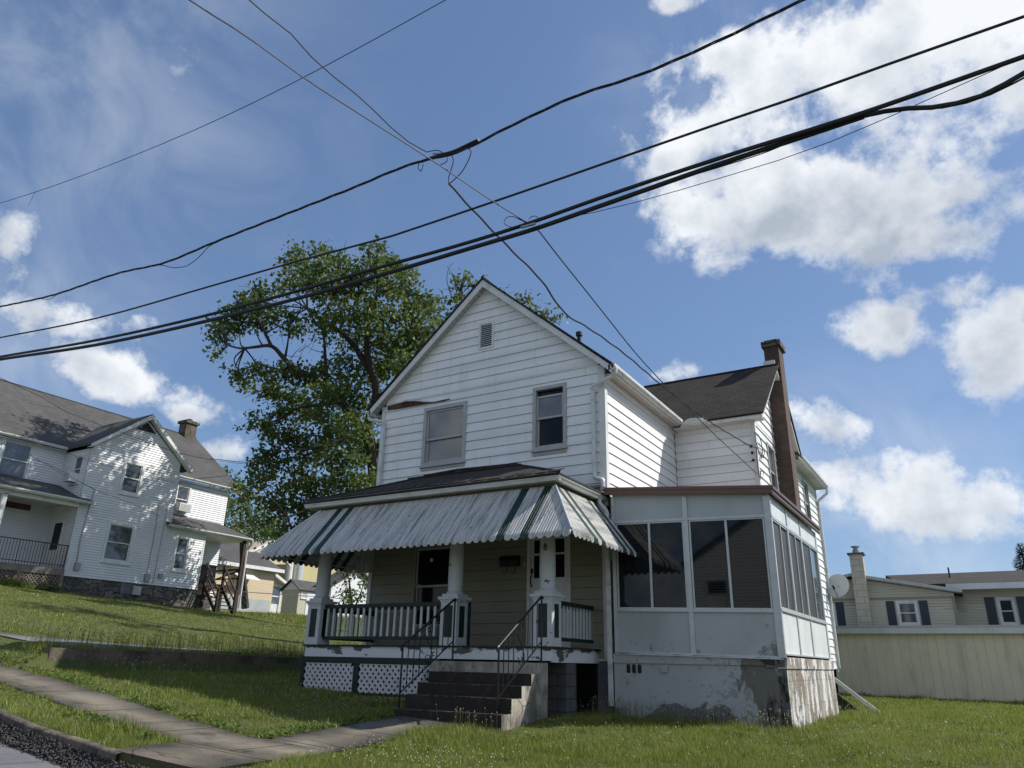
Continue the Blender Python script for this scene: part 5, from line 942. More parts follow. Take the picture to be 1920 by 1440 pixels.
def carry_on(pts):        # street lines run on past the frame on both sides
    P = [np.array(p, float) for p in pts]
    if len(P) < 3: return pts
    def out(p): q = p-CAM; zf = q@FW; return zf < .1 or not (0 < 960+FPX*(q@RT)/zf < 1920 and 0 < 720-FPX*(q@UP)/zf < 1440)
    if out(P[0]): k = min(3, len(P)-1); d = P[0]-P[k]; d /= np.linalg.norm(d); P = [P[0]+d*16+np.array([0, 0, .4]), P[0]+d*7+np.array([0, 0, .1])]+P
    if out(P[-1]): k = min(3, len(P)-1); d = P[-1]-P[-1-k]; d /= np.linalg.norm(d); P = P+[P[-1]+d*7+np.array([0, 0, .1]), P[-1]+d*16+np.array([0, 0, .4])]
    return [tuple(p) for p in P]
def cable(name, label, pts, r, m=WIRE, n=60, amp=0, per=1.0, cat='cable', group='overhead lines', strands=1, gap=None):
    pts = carry_on(pts)
    if strands == 1:
        mb = MB(); mb.tube(wave_path(pts, n, amp, per), r, 6); o = mb.build(name, m); return tag(o, label, cat, group)
    c = np.mean(np.array(pts), 0); t = thing(name, label, cat, tuple(c), group)
    for k in range(strands):
        base = wave_path(pts, n); out = []
        for i, p in enumerate(base):
            ph = i*per+6.283*k/strands; out.append((p[0], p[1]+math.cos(ph)*gap, p[2]+math.sin(ph)*gap))
        mb = MB(); mb.tube(out, r, 5); mb.build('strand', m, t)
    return t
YD = -6.5
P = lambda y, L: [on('y', y, *q) for q in L]
cable('telephone_cable', 'thick upper black cable of the heavy street bundle crossing in front of the gable', P(YD, [(-60, 680), (0, 669), (200, 634), (400, 588), (560, 545), (720, 499), (900, 448), (985, 421), (1120, 373), (1360, 293), (1620, 211), (1750, 166), (1920, 106), (2000, 78)]), .026, n=150, cat='cable')
cable('telephone_cable', 'thick lower black cable of the heavy street bundle', P(YD+.06, [(-60, 684), (0, 674), (200, 643), (400, 599), (560, 559), (720, 514), (900, 460), (1000, 430), (1120, 388), (1360, 304), (1500, 258), (1620, 218)]), .031, n=150)
cable('telephone_cable', 'black cable that bellies down from the bundle into two strands at the upper right', P(YD+.1, [(1500, 259), (1620, 217), (1690, 204), (1760, 200), (1840, 180), (1925, 134), (2000, 95)]), .026, n=90)
cable('telephone_cable', 'lowest sagging black strand at the upper right edge', P(YD+.13, [(1600, 222), (1700, 205), (1760, 203), (1800, 196), (1850, 180), (1920, 146), (2000, 100)]), .010, n=90)
cable('drop_wire', 'thin straight wire running just below the heavy bundle on the right', P(YD+.2, [(1040, 412), (1080, 405), (1360, 331), (1520, 280), (1700, 205), (1880, 124), (1990, 80)]), .0045, n=40)
cable('drop_wire', 'thin wire leaving the heavy bundle halfway to the right', P(YD+.08, [(1200, 357), (1360, 310), (1440, 284), (1540, 240), (1640, 210)]), .006, n=30)
cable('messenger_wire', 'single medium cable running straight above the heavy bundle', P(-6.9, [(-60, 645), (0, 633), (200, 592), (400, 535), (600, 478), (720, 447), (870, 397), (1100, 318), (1300, 248), (1500, 180), (1700, 108), (1920, 31), (2000, 3)]), .0155, n=60)
sB = P(-7.3, [(-60, 588), (0, 575), (100, 553), (230, 510), (310, 492), (400, 455), (540, 400), (650, 357), (790, 302), (850, 288), (960, 235), (1080, 180), (1200, 140), (1350, 75), (1510, -2), (1600, -40)])
cable('service_cable', 'twisted black cable crossing from left edge to the top, spliced above the gable', sB, .0080, n=420, strands=3, gap=.011, per=.55)
cable('slack_loop', 'slack loop hanging under the twisted cable at the left', P(-7.28, [(285, 498), (300, 497), (330, 502), (355, 496), (375, 480), (392, 462), (410, 453)]), .006, n=30)
cable('slack_loop', 'short slack loop under the twisted cable near the left edge', P(-7.28, [(75, 560), (95, 560), (108, 552), (125, 545)]), .005, n=20)
cable('thin_wire', 'thin high wire crossing the upper left sky with a dangling tail', P(-7.6, [(-60, 398), (0, 381), (130, 338), (272, 283), (400, 228), (560, 150), (700, 75), (835, 0), (900, -36)]), .006, n=60)
cable('wire_tail', 'short dangling wire tail at the far left of the thin high wire', P(-7.6, [(66, 361), (60, 372), (53, 386)]), .0035, n=6)
cable('splice_bundle', 'thick taped splice on the twisted cable above the gable', P(-7.29, [(790, 303), (820, 292), (850, 284), (880, 270), (897, 262)]), .021, n=14)
cable('tap_connector', 'short connector lying along the splice', P(-7.24, [(812, 288), (835, 287), (862, 278)]), .012, n=8, m=METAL)
for pts, lab in (([(800, 285), (820, 282), (838, 290), (850, 290)], 'small tap loop left of the splice'), ([(845, 288), (850, 300), (846, 318), (841, 335), (842, 344)], 'tap lead dropping from the middle of the splice'), ([(876, 276), (883, 284), (876, 305), (866, 322), (855, 334), (843, 344)], 'longest tap lead curving from the right end of the splice'), ([(788, 302), (784, 312), (789, 321), (794, 308)], 'tiny loop hanging left of the splice'), ([(824, 310), (838, 302), (840, 292)], 'short tap lead under the splice')):
    cable('tap_lead', lab, P(-7.27, pts), .0062, n=18)
def lerpw(pts, t0, t1, zofs=0):             # a span between two real depths
    L = [0]
    for a, b in zip(pts[:-1], pts[1:]): L.append(L[-1]+math.hypot(b[0]-a[0], b[1]-a[1]))
    return [dep(1/((1/t0)*(1-s/L[-1])+(1/t1)*(s/L[-1])), *p) for p, s in zip(pts, L)]
def tdep(p): return float((np.array(p)-CAM)@FW)
tD = tdep(on('y', YD, 985, 420)); tB = tdep(on('y', -7.3, 843, 344)); tI = tdep(on('y', D1-.08, 1409, 838)); tI2 = tdep(on('x', X2+.05, 1419, 888))
cable('span_wire', 'pair of pale silver wires slanting from the top edge down to the heavy bundle', lerpw([(330, -18), (355, 0), (450, 60), (570, 146), (700, 230), (820, 307), (925, 378), (985, 415)], tB*.72, tD), .0062, WIRES, n=90, strands=2, gap=.012, per=.0)
cable('span_wire', 'dark wire from the top edge that meets the splice', lerpw([(450, -15), (465, 0), (540, 58), (600, 123), (660, 170), (700, 206), (760, 262), (800, 285)], tB*.75, tB), .0075, n=60)
cable('service_drop', 'wavy service drop from the splice down to the insulator on the wing corner', lerpw([(841, 344), (900, 408), (960, 470), (1010, 520), (1065, 592), (1100, 613), (1160, 655), (1240, 722), (1315, 780), (1409, 838)], tB, tI), .014, n=90, amp=.008, per=.6)
cable('service_drop', 'straighter service drop from the heavy bundle down to the wing corner', lerpw([(1008, 430), (1045, 478), (1100, 547), (1142, 600), (1190, 660), (1239, 714), (1308, 784), (1419, 888)], tD, tI2), .009, n=60)
for pts, lab in (([(985, 424), (955, 425), (945, 416), (950, 408), (960, 406), (975, 412), (990, 420)], 'small wire loop left of the bundle clamp'), ([(993, 417), (994, 408), (1002, 405), (1010, 410), (1012, 416)], 'small wire loop above the bundle clamp'), ([(965, 407), (985, 415), (998, 424)], 'short lead beside the bundle clamp')):
    cable('tap_lead', lab, P(YD-.03, pts), .005, n=20)
cable('bundle_clamp', 'metal clamp where the wires meet on the heavy bundle', P(YD-.03, [(978, 426), (1004, 419)]), .02, METAL, n=4)
# lines across the long house and beyond
for k, (pts, t0, t1, r, lab) in enumerate((([(-20, 700), (60, 735), (130, 775), (215, 805), (330, 848), (440, 868), (520, 872)], 26, 40, .010, 'thin pole line running over the long house roof to the tree'), ([(-20, 800), (80, 835), (200, 873), (330, 905), (420, 930), (520, 940)], 26, 40, .007, 'faint wire across the upper wall of the long house'),
        ([(178, 918), (110, 885), (40, 845), (-20, 825)], 32, 22, .007, 'drop wire ending at the mast on the gable corner'), ([(300, 968), (250, 945), (178, 918), (90, 870), (-20, 835)], 32, 22, .007, 'second drop wire over the gable wall'), ([(395, 860), (450, 866), (520, 868)], 40, 50, .02, 'distant line between the long house and the big tree'))):
    cable('house_wire', lab, lerpw(pts, t0, t1), r, n=24)

# ------------------------------------------------------------------ trees and shrubs
def leaf_cloud(centres, radii, per, twigs, size, rg, flat=.75, spread=.30):
    """leaf-sized quads gathered in sprays through each clump's volume"""
    C_ = []; 
    for c, r in zip(centres, radii):
        n = max(4, int(twigs*(r**2))); d = rg.normal(size=(n, 3)); d /= np.linalg.norm(d, axis=1)[:, None]; rad = r*(rg.random(n)**.42)*rg.uniform(.75, 1.18, n)
        p = c+d*rad[:, None]*np.array([1, 1, flat]); C_.append(p)
    T = np.concatenate(C_); n = len(T); k = per; Lc = np.repeat(T, k, 0)+rg.normal(size=(n*k, 3))*spread*np.array([1, 1, .6]); m = len(Lc)
    a = rg.normal(size=(m, 3)); a[:, 2] -= .35; a /= np.linalg.norm(a, axis=1)[:, None]; b = np.cross(a, rg.normal(size=(m, 3))); b /= np.linalg.norm(b, axis=1)[:, None]
    s = size*rg.uniform(.6, 1.3, m)[:, None]; V = np.stack([Lc-a*s*.6, Lc+b*s*.42, Lc+a*s*.7, Lc-b*s*.42], 1).reshape(-1, 3); F = np.arange(m*4).reshape(-1, 4); return V, F, T
def bough(mb, pts, r0, r1, n=7, wob=.0):
    W_ = wave_path(pts, max(4, len(pts)*4)); rr = np.linspace(r0, r1, len(W_)); mb.tube([(p[0]+random.uniform(-wob, wob), p[1]+random.uniform(-wob, wob), p[2]+random.uniform(-wob, wob)) for p in W_], list(rr), n)
def tree(name, label, cat, clumps, limbs, t0, dspread, base, leafm, per=13, twigs=26, size=.15, seed=1, flat=.8, group=None, trunk_r=.45, spread=.3, twig_r=.03, bare=()):
    rg = np.random.default_rng(seed); random.seed(seed); t = thing(name, label, cat, base, group)
    cs = []; rs = []
    for c in clumps:
        px, py, r = c[:3]; td = t0+(c[3] if len(c) > 3 else rg.uniform(-dspread, dspread)); cs.append(dep(td, px, py)); rs.append(r*td/FPX)
    V, F, T = leaf_cloud(cs, rs, per, twigs, size, rg, flat, spread); fastmesh('crown', V, F, leafm, parent=t)
    mb = MB(); nodes = []
    for pts, ra, rb, d0, d1 in limbs:
        q = [tuple(p) if len(p) == 3 else tuple(dep(t0+d0+(d1-d0)*i/max(1, len(pts)-1), *p)) for i, p in enumerate(pts)]; bough(mb, q, ra, rb); nodes += [np.array(x) for x in wave_path(q, 12)[3:]]
    mb.build('trunk', BARK, t); mb = MB()
    if nodes:
        NA = np.array(nodes)
        for c, r in zip(cs, rs):
            j = np.argmin(np.linalg.norm(NA-(c-np.array([0, 0, r*.5])), axis=1)); a = NA[j]; b = c+rg.normal(size=3)*r*.2; m1 = (a+b)/2+rg.normal(size=3)*.25; bough(mb, [tuple(a), tuple(m1), tuple(b)], twig_r*1.6, twig_r*.4, 5)
            for _ in range(4): e = c+rg.normal(size=3)*r*.75; m2 = (b*.5+e*.5)+rg.normal(size=3)*.12; mb.tube([tuple(m1*.4+b*.6), tuple(m2), tuple(e)], [twig_r*.6, twig_r*.4, twig_r*.15], 4)
        for p in bare: q = [tuple(dep(t0, *x)) for x in p]; bough(mb, q, twig_r*.7, twig_r*.2, 4)
        mb.build('branches', BARK, t)
    return t
T0 = 38
cl = [(545, 478, 24), (562, 500, 26), (600, 470, 24), (600, 500, 30), (640, 492, 28), (655, 515, 32), (585, 530, 34), (545, 530, 26), (620, 545, 36), (665, 550, 36), (700, 478, 20), (712, 458, 10), (700, 505, 34), (735, 490, 26), (758, 508, 20), (725, 540, 42), (762, 548, 26), (765, 525, 18), (690, 590, 40), (735, 595, 42), (775, 590, 32), (800, 570, 26), (815, 590, 22), (795, 560, 18), (805, 620, 30), (780, 640, 34),
      (490, 548, 24), (515, 540, 18), (455, 560, 16), (470, 575, 26), (440, 592, 24), (500, 580, 24), (425, 612, 22), (455, 608, 24), (410, 640, 13), (404, 662, 9), (424, 628, 15), (485, 605, 26), (520, 600, 22), (545, 590, 18), (560, 615, 18), (540, 625, 15), (400, 620, 7), (413, 600, 8),
      (600, 590, 32), (640, 600, 34), (610, 625, 22), (650, 640, 26), (700, 640, 40), (745, 645, 40), (720, 690, 45), (760, 690, 40), (690, 700, 36), (655, 690, 26), (630, 680, 18),
      (450, 702, 16), (475, 695, 20), (500, 705, 24), (460, 722, 18), (530, 700, 28), (565, 705, 30), (515, 735, 28), (550, 745, 32), (595, 705, 28), (440, 700, 9), (490, 735, 18), (600, 740, 36), (640, 725, 34), (650, 760, 40), (575, 780, 38), (530, 780, 28), (500, 790, 20), (475, 782, 12), (510, 812, 24), (470, 800, 10),
      (620, 800, 42), (665, 800, 40), (700, 760, 36), (545, 830, 38), (590, 850, 44), (640, 860, 46), (685, 850, 40), (500, 850, 20), (480, 868, 16), (520, 875, 34), (560, 905, 42), (610, 920, 46), (655, 910, 42), (690, 900, 30), (490, 905, 24), (470, 930, 16), (520, 940, 36), (565, 960, 40), (610, 970, 40), (500, 975, 24), (530, 995, 26), (650, 960, 36), (485, 890, 20), (455, 915, 10), (700, 940, 30), (545, 1015, 20)]
limbs = [([(722, 1120), (716, 1000), (705, 920), (697, 850), (690, 800), (705, 740), (700, 705), (688, 687), (667, 653), (638, 622), (605, 603), (576, 578)], .50, .07, 0, 0), ([(700, 705), (688, 660), (690, 620), (698, 590), (705, 560), (708, 520)], .2, .04, 0, -1),
         ([(693, 830), (660, 780), (640, 752), (613, 728), (580, 705), (559, 695), (534, 674), (509, 649), (476, 651), (450, 653), (426, 647)], .28, .04, 0, -2), ([(509, 649), (495, 620), (485, 600), (470, 585)], .09, .03, -1.5, -2), ([(534, 674), (540, 640), (542, 610)], .07, .02, -1, -1.5),
         ([(613, 728), (610, 680), (608, 640), (600, 600)], .12, .04, -.5, 0), ([(700, 860), (740, 800), (765, 740), (770, 690), (765, 640)], .26, .05, 0, 2), ([(690, 800), (640, 830), (590, 840), (540, 845)], .18, .04, 0, -2), ([(705, 920), (650, 930), (590, 950), (540, 970)], .18, .04, 0, -2), ([(638, 622), (640, 590), (625, 555)], .09, .03, 0, 0), ([(640, 752), (600, 760), (560, 765), (520, 790)], .12, .03, 0, -2)]
bare_tw = [[(576, 578), (590, 640), (580, 662)], [(560, 660), (575, 650), (590, 640)], [(545, 672), (560, 655), (572, 648)], [(520, 660), (545, 668), (570, 668)], [(402, 600), (396, 590), (390, 582)], [(420, 650), (405, 610), (400, 585)], [(600, 660), (585, 655), (570, 645)], [(640, 480), (645, 465), (650, 450)]]
bp = dep(T0, 722, 1120)
tree('maple_tree', 'big maple with a dark forked trunk filling the sky left of the white house gable', 'tree', cl, limbs, T0, 3.0, (bp[0], bp[1], .3), LEAF, per=15, twigs=31, size=.18, seed=4, spread=.27, bare=bare_tw)
tree('leafy_tree', 'leafy treetop showing above the white house roof ridge behind the gable', 'tree', [(858, 535, 18), (880, 560, 24), (850, 570, 20), (893, 530, 14), (870, 600, 30), (840, 610, 22), (945, 570, 18), (980, 568, 14), (1000, 582, 14), (1022, 590, 12), (1040, 598, 8), (960, 600, 26), (1010, 610, 22), (900, 600, 30), (985, 560, 7), (930, 548, 12), (868, 522, 9)],
     [([(930, 900), (925, 760), (900, 660), (875, 600), (862, 550)], .3, .05, 0, 0), ([(925, 760), (960, 680), (985, 620), (1000, 590)], .16, .03, 0, 0)], 30, 1.5, tuple(dep(30, 930, 1200)[:2])+(-.3,), LEAF, per=12, twigs=34, size=.14, seed=9, spread=.24,
     bare=[[(848, 560), (838, 520), (843, 500), (850, 492)], [(862, 545), (848, 515), (838, 498)], [(835, 570), (828, 548), (822, 540)]])
for lab, cls, td, b, sd, m in (('pale green tree between the lean-to roof and the big maple', [(440, 915, 26), (455, 945, 30), (480, 960, 30), (430, 950, 22), (425, 900, 14), (470, 990, 30), (500, 1000, 26), (440, 980, 26), (425, 885, 9), (520, 990, 24)], 58, 3, 21, LEAF2),
                          ('distant green trees behind the tan house roof', [(415, 960, 20), (425, 1000, 26), (455, 1010, 26), (490, 1010, 26), (520, 1010, 22), (545, 1010, 26), (580, 1000, 26), (600, 1010, 30)], 72, 2, 22, LEAF)):
    c0 = cls[1]; bb = dep(td, c0[0], 1130); tree('background_tree', lab, 'tree', cls, [([(c0[0]+5, 1140), (c0[0], 1060), (c0[0]-3, 990), (c0[0]-5, 930)], .3, .06, 0, 0)], td, b, tuple(bb[:2])+(3.,), m, per=11, twigs=14, size=.24, seed=sd, spread=.4, twig_r=.04, group='trees beyond the long house')
tree('leafy_shrub', 'sunlit leafy sapling seen through the porch behind the railing', 'shrub', [(650, 1085, 14), (640, 1105, 16), (665, 1110, 18), (655, 1125, 22), (680, 1120, 12), (688, 1098, 9), (640, 1125, 14), (672, 1080, 8), (690, 1078, 7), (660, 1068, 8), (642, 1072, 8), (685, 1065, 8)], [([(660, 1160), (658, 1120), (655, 1085)], .05, .015, 0, 0), ([(665, 1140), (680, 1100), (686, 1070)], .03, .01, 0, 0)], 24, .5, tuple(dep(24, 660, 1160)[:2])+(.1,), LEAF, per=9, twigs=60, size=.085, seed=31, spread=.12, twig_r=.012)
tree('low_shrub', 'low dark shrub at the corner of the long house porch lattice', 'shrub', [(82, 1098, 9), (95, 1102, 11), (108, 1105, 8), (72, 1100, 7)], [([(95, 1112), (95, 1100)], .04, .02, 0, 0)], tdep((-21.3, 4.2, 3.1)), .3, (-21.3, 4.2, 3.1), LEAF, per=10, twigs=120, size=.08, seed=33, spread=.10, twig_r=.01)
tree('creeper', 'small creeper growing out beside the top of the concrete steps', 'plant', [(806, 1262, 9, -.05), (818, 1252, 8, 0), (800, 1275, 7, .02), (824, 1268, 8, 0), (812, 1280, 6, 0)], [([(815, 1300), (812, 1265)], .008, .004, 0, 0)], tdep((3.5, -2.05, .35)), .05, (3.5, -2.05, -.1), LEAF, per=6, twigs=900, size=.035, seed=35, spread=.04, twig_r=.004)
# spruce
rg = np.random.default_rng(5); t = thing('spruce_tree', 'dark spruce top rising behind the beige house roof at the right edge', 'tree', (19.5, 46, 0))
ctr = dep(62, 1908, 1000); topz = dep(62, 1908, 1018)[2]; V = []; n = 15000; hh = rg.random(n)**.6; rad = hh*2.6+.12; jag = 1+.28*np.sin(hh*42); th = rg.uniform(0, 6.283, n); rr = rad*jag*np.sqrt(rg.uniform(.15, 1, n)); P_ = np.stack([ctr[0]+np.cos(th)*rr, ctr[1]+np.sin(th)*rr, topz-hh*8-.12*rr], 1)
d = np.stack([np.cos(th), np.sin(th), -.25+0*th], 1)*.28; e = np.stack([-np.sin(th), np.cos(th), 0*th], 1)*.05; V = np.stack([P_-e, P_+e, P_+d], 1).reshape(-1, 3); fastmesh('crown', V, np.arange(n*3).reshape(-1, 3), LEAF3, parent=t); MB().tube([(ctr[0], ctr[1], -1), (ctr[0], ctr[1], topz-.3)], [.3, .03], 7).build('trunk', BARK, t)

# ------------------------------------------------------------------ grass, weeds and crumbs
def blocked(x, y, pad=.0):
    b = (x > -.0-pad) & (x < 8.1+pad) & (y > -.02) & (y < 12.7)
    b |= (x > .15-pad) & (x < 5.72+pad) & (y > PY+.05-pad) & (y < .1); b |= (x > 6.1) & (x < 9.17+pad) & (y > SY-pad) & (y < 4.5)
    b |= (x > 3.68-pad) & (x < 5.75+pad) & (y > -3.38-pad) & (y < -1.8)
    wob = .05*np.sin(x*5)+.04*np.sin(x*13+1); b |= (y > -7.08+wob) & (y < -6.13+wob*1.3) & (x < 4.6) & (x > -14)
    wy = .06*np.sin(y*6)+.05*np.sin(y*15); b |= (x > 3.9+wy) & (x < 4.9+wy+.0*y) & (y > -7.1) & (y < -3.3); b |= (x > 3.57+wy*.4) & (x < 5.0+wy) & (y < -6.9) & (y > -8.05)
    b |= (y < -7.93+.03*np.sin(x*9)) & (x < 60); b |= (x > -2.8) & (x < -2.49) & (y > -5.56); b |= (x > -6.45+.1*np.sin(y*3)) & (x < -3.3+.15*np.sin(y*2.1)) & (y > -5.0+.2*np.sin(x*3))
    b |= (x > 4.9) & (y > 19.9) & (y < 42); b |= (x < -21.95) & (x > -33) & (y < 14.5) & (y > -12); b |= (x < -39.9) & (x > -53)
    return b
def nz2(x, y, s, seed):
    r_ = np.random.default_rng(seed); v = 0
    for k in range(6): a, b, c = r_.uniform(-1, 1)*s, r_.uniform(-1, 1)*s, r_.uniform(0, 6.28); v = v+np.sin(x*a*(1+k*.6)+y*b*(1+k*.6)+c)
    return v/6
def scatter(n, dmin, dmax, rg, half=.70):
    dd = np.exp(rg.uniform(math.log(dmin), math.log(dmax), n)); an = YAW+rg.uniform(-half, half, n); x = CAM[0]+np.sin(an)*dd; y = CAM[1]+np.cos(an)*dd
    k = ~blocked(x, y); x, y, dd = x[k], y[k], dd[k]; z = H(x, y); P_ = np.stack([x, y, z], 1)-CAM; zf = P_@FW; px = 960+FPX*(P_@RT)/zf; py = 720-FPX*(P_@UP)/zf
    k = (px > -600) & (px < 2700) & (py < 2100) & (zf > 1); return x[k], y[k], z[k], dd[k]
rg = np.random.default_rng(77)
x, y, z, dd = scatter(1300000, 5.6, 75, rg, .98)
gb = (np.sin(x*1.7+y*.9)*np.sin(y*1.3-x*.4)*.018+np.sin(x*4.1)*np.sin(y*3.7)*.008); z = z+gb*((np.abs(x) < 25) & (y > -7.0))*(1-np.clip(1.6-np.abs(y+6.6), 0, 1))
n = len(x); hN = .8+.75*nz2(x, y, 1.6, 3)+.6*nz2(x, y, 7, 4)+.4*nz2(x, y, 17, 8); west = x < -2.6
hgt = rg.uniform(.045, .10, n)*np.clip(hN, .40, 2.1)*np.where(west, .62, 1.0); wd = .0028*np.maximum(dd, 7)/7*rg.uniform(.7, 1.4, n); hgt = hgt*np.where(dd > 25, 1.1, 1)
near_wall = ((y > -1.1) & (y < -.2) & (x > 5.7) & (x < 9.5)) | ((x > 9.1) & (x < 9.6) & (y < 6) & (y > -.5)) | ((y > 18.6) & (x > 0)) | ((x > 8) & (x < 11) & (y > 4.5) & (y < 9)); hgt = hgt*np.where(near_wall, 1.6, 1)
alleyw = (x > -3.4) & (x < -2.75) & (y > -5.6); hgt = hgt*np.where(alleyw, 3.2, 1); fencew = (np.abs((x+21.2)-(y-22.5)*-.0) < 3.5) & (y > 15) & (x < -17); hgt = hgt*np.where(fencew, 3.5, 1)
edge = ((y > -6.25) & (y < -6.0) & (x < 4)) | ((x > 3.6) & (x < 3.95) & (y > -6.2) & (y < -3.3)) | ((y > -7.3) & (y < -7.05) & (x < 3.6)); hgt = hgt*np.where(edge, 1.35, 1)
th = rg.uniform(0, 6.283, n); ln_ = rg.uniform(.05, .75, n)*hgt; lt = rg.uniform(0, 6.283, n); B_ = np.stack([x, y, z-.005], 1); s_ = np.stack([np.cos(th), np.sin(th), 0*th], 1)*wd[:, None]
tip = B_+np.stack([np.cos(lt)*ln_, np.sin(lt)*ln_, hgt], 1); V = np.stack([B_-s_, B_+s_, tip], 1).reshape(-1, 3)
GR2 = mat('grass_light', (.25, .29, .06), .5, [((.33, .34, .10), 3, .45, .65, 4, .8)], spec=.3, trans=.42); GR3 = mat('grass_dry', (.42, .37, .20), .7, trans=.3)
pn = nz2(x, y, 1.1, 21)+.7*nz2(x, y, 4.5, 22); rv = rg.random(n); gm_ = np.where(rv < np.clip(.20+.30*pn, .04, .6), 1, 0); gm_ = np.where(rg.random(n) < np.clip(.05-.16*pn, .015, .22), 2, gm_)
gr_ = fastmesh('grass', V, np.arange(n*3).reshape(-1, 3), [GR, GR2, GR3], mi=gm_); tag(gr_, 'green unmown lawn grass around the white house and up the rise', 'grass', kind='stuff')
# stalks with seed heads
def stalks(name, label, pts, hmin, hmax, rg, head=.012, sm=STALK, hm=SEED, r=.0022, hl=2.0):
    V = []; F = []; mi = []; oc = [(1, 0, 0), (0, 1, 0), (-1, 0, 0), (0, -1, 0), (0, 0, 1), (0, 0, -1)]; of = [(0, 1, 4), (1, 2, 4), (2, 3, 4), (3, 0, 4), (1, 0, 5), (2, 1, 5), (3, 2, 5), (0, 3, 5)]
    for (x, y) in pts:
        z = float(H(x, y)); h = rg.uniform(hmin, hmax); dx, dy = rg.normal(0, .10, 2)*h; i = len(V); d_ = math.hypot(x-CAM[0], y-CAM[1]); w = r*max(1, d_/12); hd_ = head*max(1, d_/14)*rg.uniform(.7, 1.3)
        for k in range(3): a = k*2.094; V += [(x+math.cos(a)*w, y+math.sin(a)*w, z-.01), (x+dx+math.cos(a)*w*.7, y+dy+math.sin(a)*w*.7, z+h)]
        for k in range(3): a, b = i+2*k, i+2*((k+1) % 3); F += [(a, b, b+1), (a, b+1, a+1)]; mi += [0, 0]
        j = len(V)
        for v in oc: V.append((x+dx+v[0]*hd_*.6, y+dy+v[1]*hd_*.6, z+h+v[2]*hd_*hl*.5))
        for f in of: F.append((j+f[0], j+f[1], j+f[2])); mi.append(1)
    o = fastmesh(name, V, F, [sm, hm], mi=mi); return tag(o, label, name.replace('_', ' '), kind='stuff')
def pick(n, fn): 
    out = []
    while len(out) < n:
        x, y = fn(); 
        if not blocked(np.array([x]), np.array([y]))[0]: out.append((x, y))
    return out
U = rg.uniform
p1 = pick(380, lambda: (U(5.9, 9.3), U(-1.2, -.3)))+pick(30, lambda: (U(9.2, 9.8), U(-.3, 4.5)))+pick(50, lambda: (U(3.3, 6.2), U(-4.0, -3.45)))+pick(35, lambda: (U(8.3, 9.8), U(4.6, 8)))
p2 = []
for _ in range(150): x = U(-2.2, 3.4); yb_ = np.interp(x, [-2.2, 0, 2, 3.4], [-4.4, -3.9, -3.8, -3.6]); p2.append((x, yb_+rg.normal(0, .35)))
stalks('seeding_weeds', 'thin seeding weeds along the porch foundation, steps and lawn shade', p1+p2, .14, .34, rg)
stalks('alley_weeds', 'tall thin weeds along the alley edge behind the retaining wall', [(U(-3.45, -2.9), U(-5.6, 6)) for _ in range(900)]+[(U(-7.0, -6.5), U(-5.6, 9)) for _ in range(350)], .15, .42, rg, head=.008, hl=3.5, hm=STALK)
cf = [(U(5.0, 7.0), U(-6.6, -5.2)) for _ in range(170)]+[(U(4.9, 12.5), U(-6, 2)) for _ in range(320)]+pick(40, lambda: (U(-2, 3.6), U(-6, -3)))
stalks('clover_flowers', 'small white clover flowers dotting the front lawn', pick(0, None)+[p for p in cf if not blocked(np.array([p[0]]), np.array([p[1]]))[0]], .05, .09, rg, head=.011, hm=WFL, hl=1.4, r=.0012)
lil = [(-21.45+U(-.2, .2), on('x', -21.5, px_, 1080)[1]+U(-.1, .1)) for px_ in (8, 11, 24, 28, 38, 41)]; t_ = stalks('day_lilies', 'orange day lilies in front of the long house porch lattice', lil, .28, .42, rg, head=.040, hm=YFL, hl=1.1, sm=GR, r=.01)
V = []
lx, ly = rg.uniform(-21.6, -21.2, 700), rg.uniform(2.2, 3.6, 700); lz = H(lx, ly); th = rg.uniform(0, 6.28, 700); h_ = rg.uniform(.1, .30, 700)
B_ = np.stack([lx, ly, lz], 1); s_ = np.stack([np.cos(th), np.sin(th), 0*th], 1)*.02; tp = B_+np.stack([np.cos(th*3)*.15, np.sin(th*3)*.15, h_], 1)
o = fastmesh('lily_leaves', np.stack([B_-s_, B_+s_, tp], 1).reshape(-1, 3), np.arange(2100).reshape(-1, 3), GR); tag(o, 'strap leaves of the lilies by the lattice', 'lily leaves', kind='stuff')
# broad-leaved weeds, in clumps and along the walk
wx, wy_ = [], []
for _ in range(260):
    k = rg.random()
    if k < .35: cx, cy = U(-6, 3.8), -6.02+abs(rg.normal(0, .10))
    elif k < .5: cx, cy = 3.78-abs(rg.normal(0, .08)), U(-6, -3.4)
    elif k < .6: cx, cy = U(-3, 3.4), -7.18-abs(rg.normal(0, .06))
    else: cx, cy = U(-2, 16), U(-6, 8)
    if blocked(np.array([cx]), np.array([cy]))[0]: continue
    for _k in range(int(U(8, 26))): wx.append(cx+rg.normal(0, .09)); wy_.append(cy+rg.normal(0, .07))
wx, wy_ = np.array(wx), np.array(wy_); wz = H(wx, wy_)+.03; m_ = len(wx); a_ = rg.uniform(0, 6.28, m_); L_ = rg.uniform(.035, .085, m_); wd2 = L_*.32; up2 = rg.uniform(.0, .05, m_)
B_ = np.stack([wx, wy_, wz], 1); dv_ = np.stack([np.cos(a_)*L_, np.sin(a_)*L_, up2], 1); sd_ = np.stack([-np.sin(a_), np.cos(a_), 0*a_], 1)*wd2[:, None]
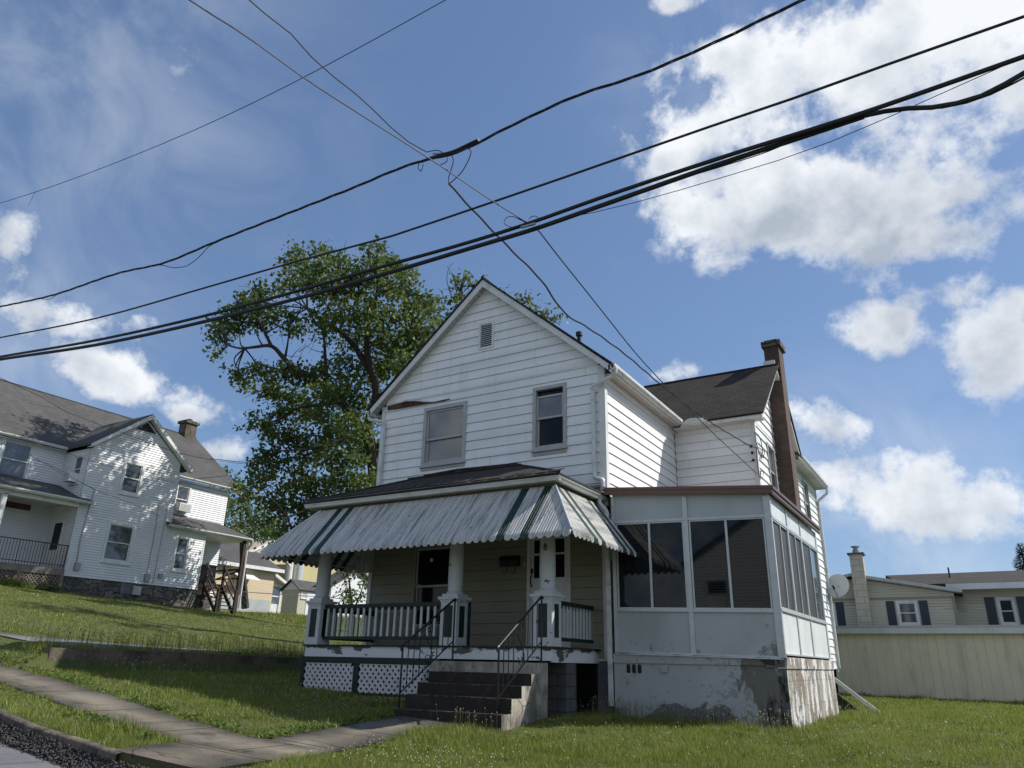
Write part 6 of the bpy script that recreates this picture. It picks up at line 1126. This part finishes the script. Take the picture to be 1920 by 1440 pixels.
WEED = mat('weed_leaf', (.09, .15, .03), .45, [((.15, .20, .05), 6, .45, .6, 4, .8)], spec=.4, trans=.3)
tag(fastmesh('broadleaf_weeds', np.stack([B_, B_+dv_*.5+sd_, B_+dv_, B_+dv_*.5-sd_], 1).reshape(-1, 3), np.arange(m_*4).reshape(-1, 4), WEED), 'clumps of broad-leaved weeds in the lawn and along the walk', 'weeds', kind='stuff')
# crumbled asphalt against the kerb
V = []; F = []
for _ in range(4500):
    x = U(-1.5, 4.6); y = -8.06-abs(rg.normal(0, .11)); z = float(Sx(x))-.225+.16*math.exp((8.05+y)/.10)+U(0, .03); s = U(.007, .024); i = len(V); q = rg.normal(size=(6, 3))*.25
    for k, v in enumerate(((1, 0, 0), (0, 1, 0), (-1, 0, 0), (0, -1, 0), (0, 0, .8), (0, 0, -.8))): V.append((x+(v[0]+q[k][0])*s, y+(v[1]+q[k][1])*s, z+(v[2]+q[k][2])*s))
    F += [(i+a, i+b, i+c) for a, b, c in ((0, 1, 4), (1, 2, 4), (2, 3, 4), (3, 0, 4), (1, 0, 5), (2, 1, 5), (3, 2, 5), (0, 3, 5))]
RUB = mat('asphalt_crumbs', (.05, .048, .05), .95, [((.10, .09, .085), 25, .5, .7, 3, .7)])
tag(fastmesh('asphalt_crumbs', V, F, RUB), 'dark crumbled asphalt along the street kerb', 'rubble', kind='stuff')
gp_ = MB(); V = []
gx_, gy_ = rg.uniform(0.2, 3.2, 1500), -8.55-np.abs(rg.normal(0, .10, 1500)); lz = Sx(gx_)-.24; th = rg.uniform(0, 6.28, 1500); h_ = rg.uniform(.02, .07, 1500)
B_ = np.stack([gx_, gy_, lz], 1); s_ = np.stack([np.cos(th), np.sin(th), 0*th], 1)*.004; tp = B_+np.stack([np.cos(th*3)*.02, np.sin(th*3)*.02, h_], 1)
tag(fastmesh('crack_grass', np.stack([B_-s_, B_+s_, tp], 1).reshape(-1, 3), np.arange(4500).reshape(-1, 3), GR), 'grass growing in the crack along the asphalt edge', 'grass', kind='stuff')
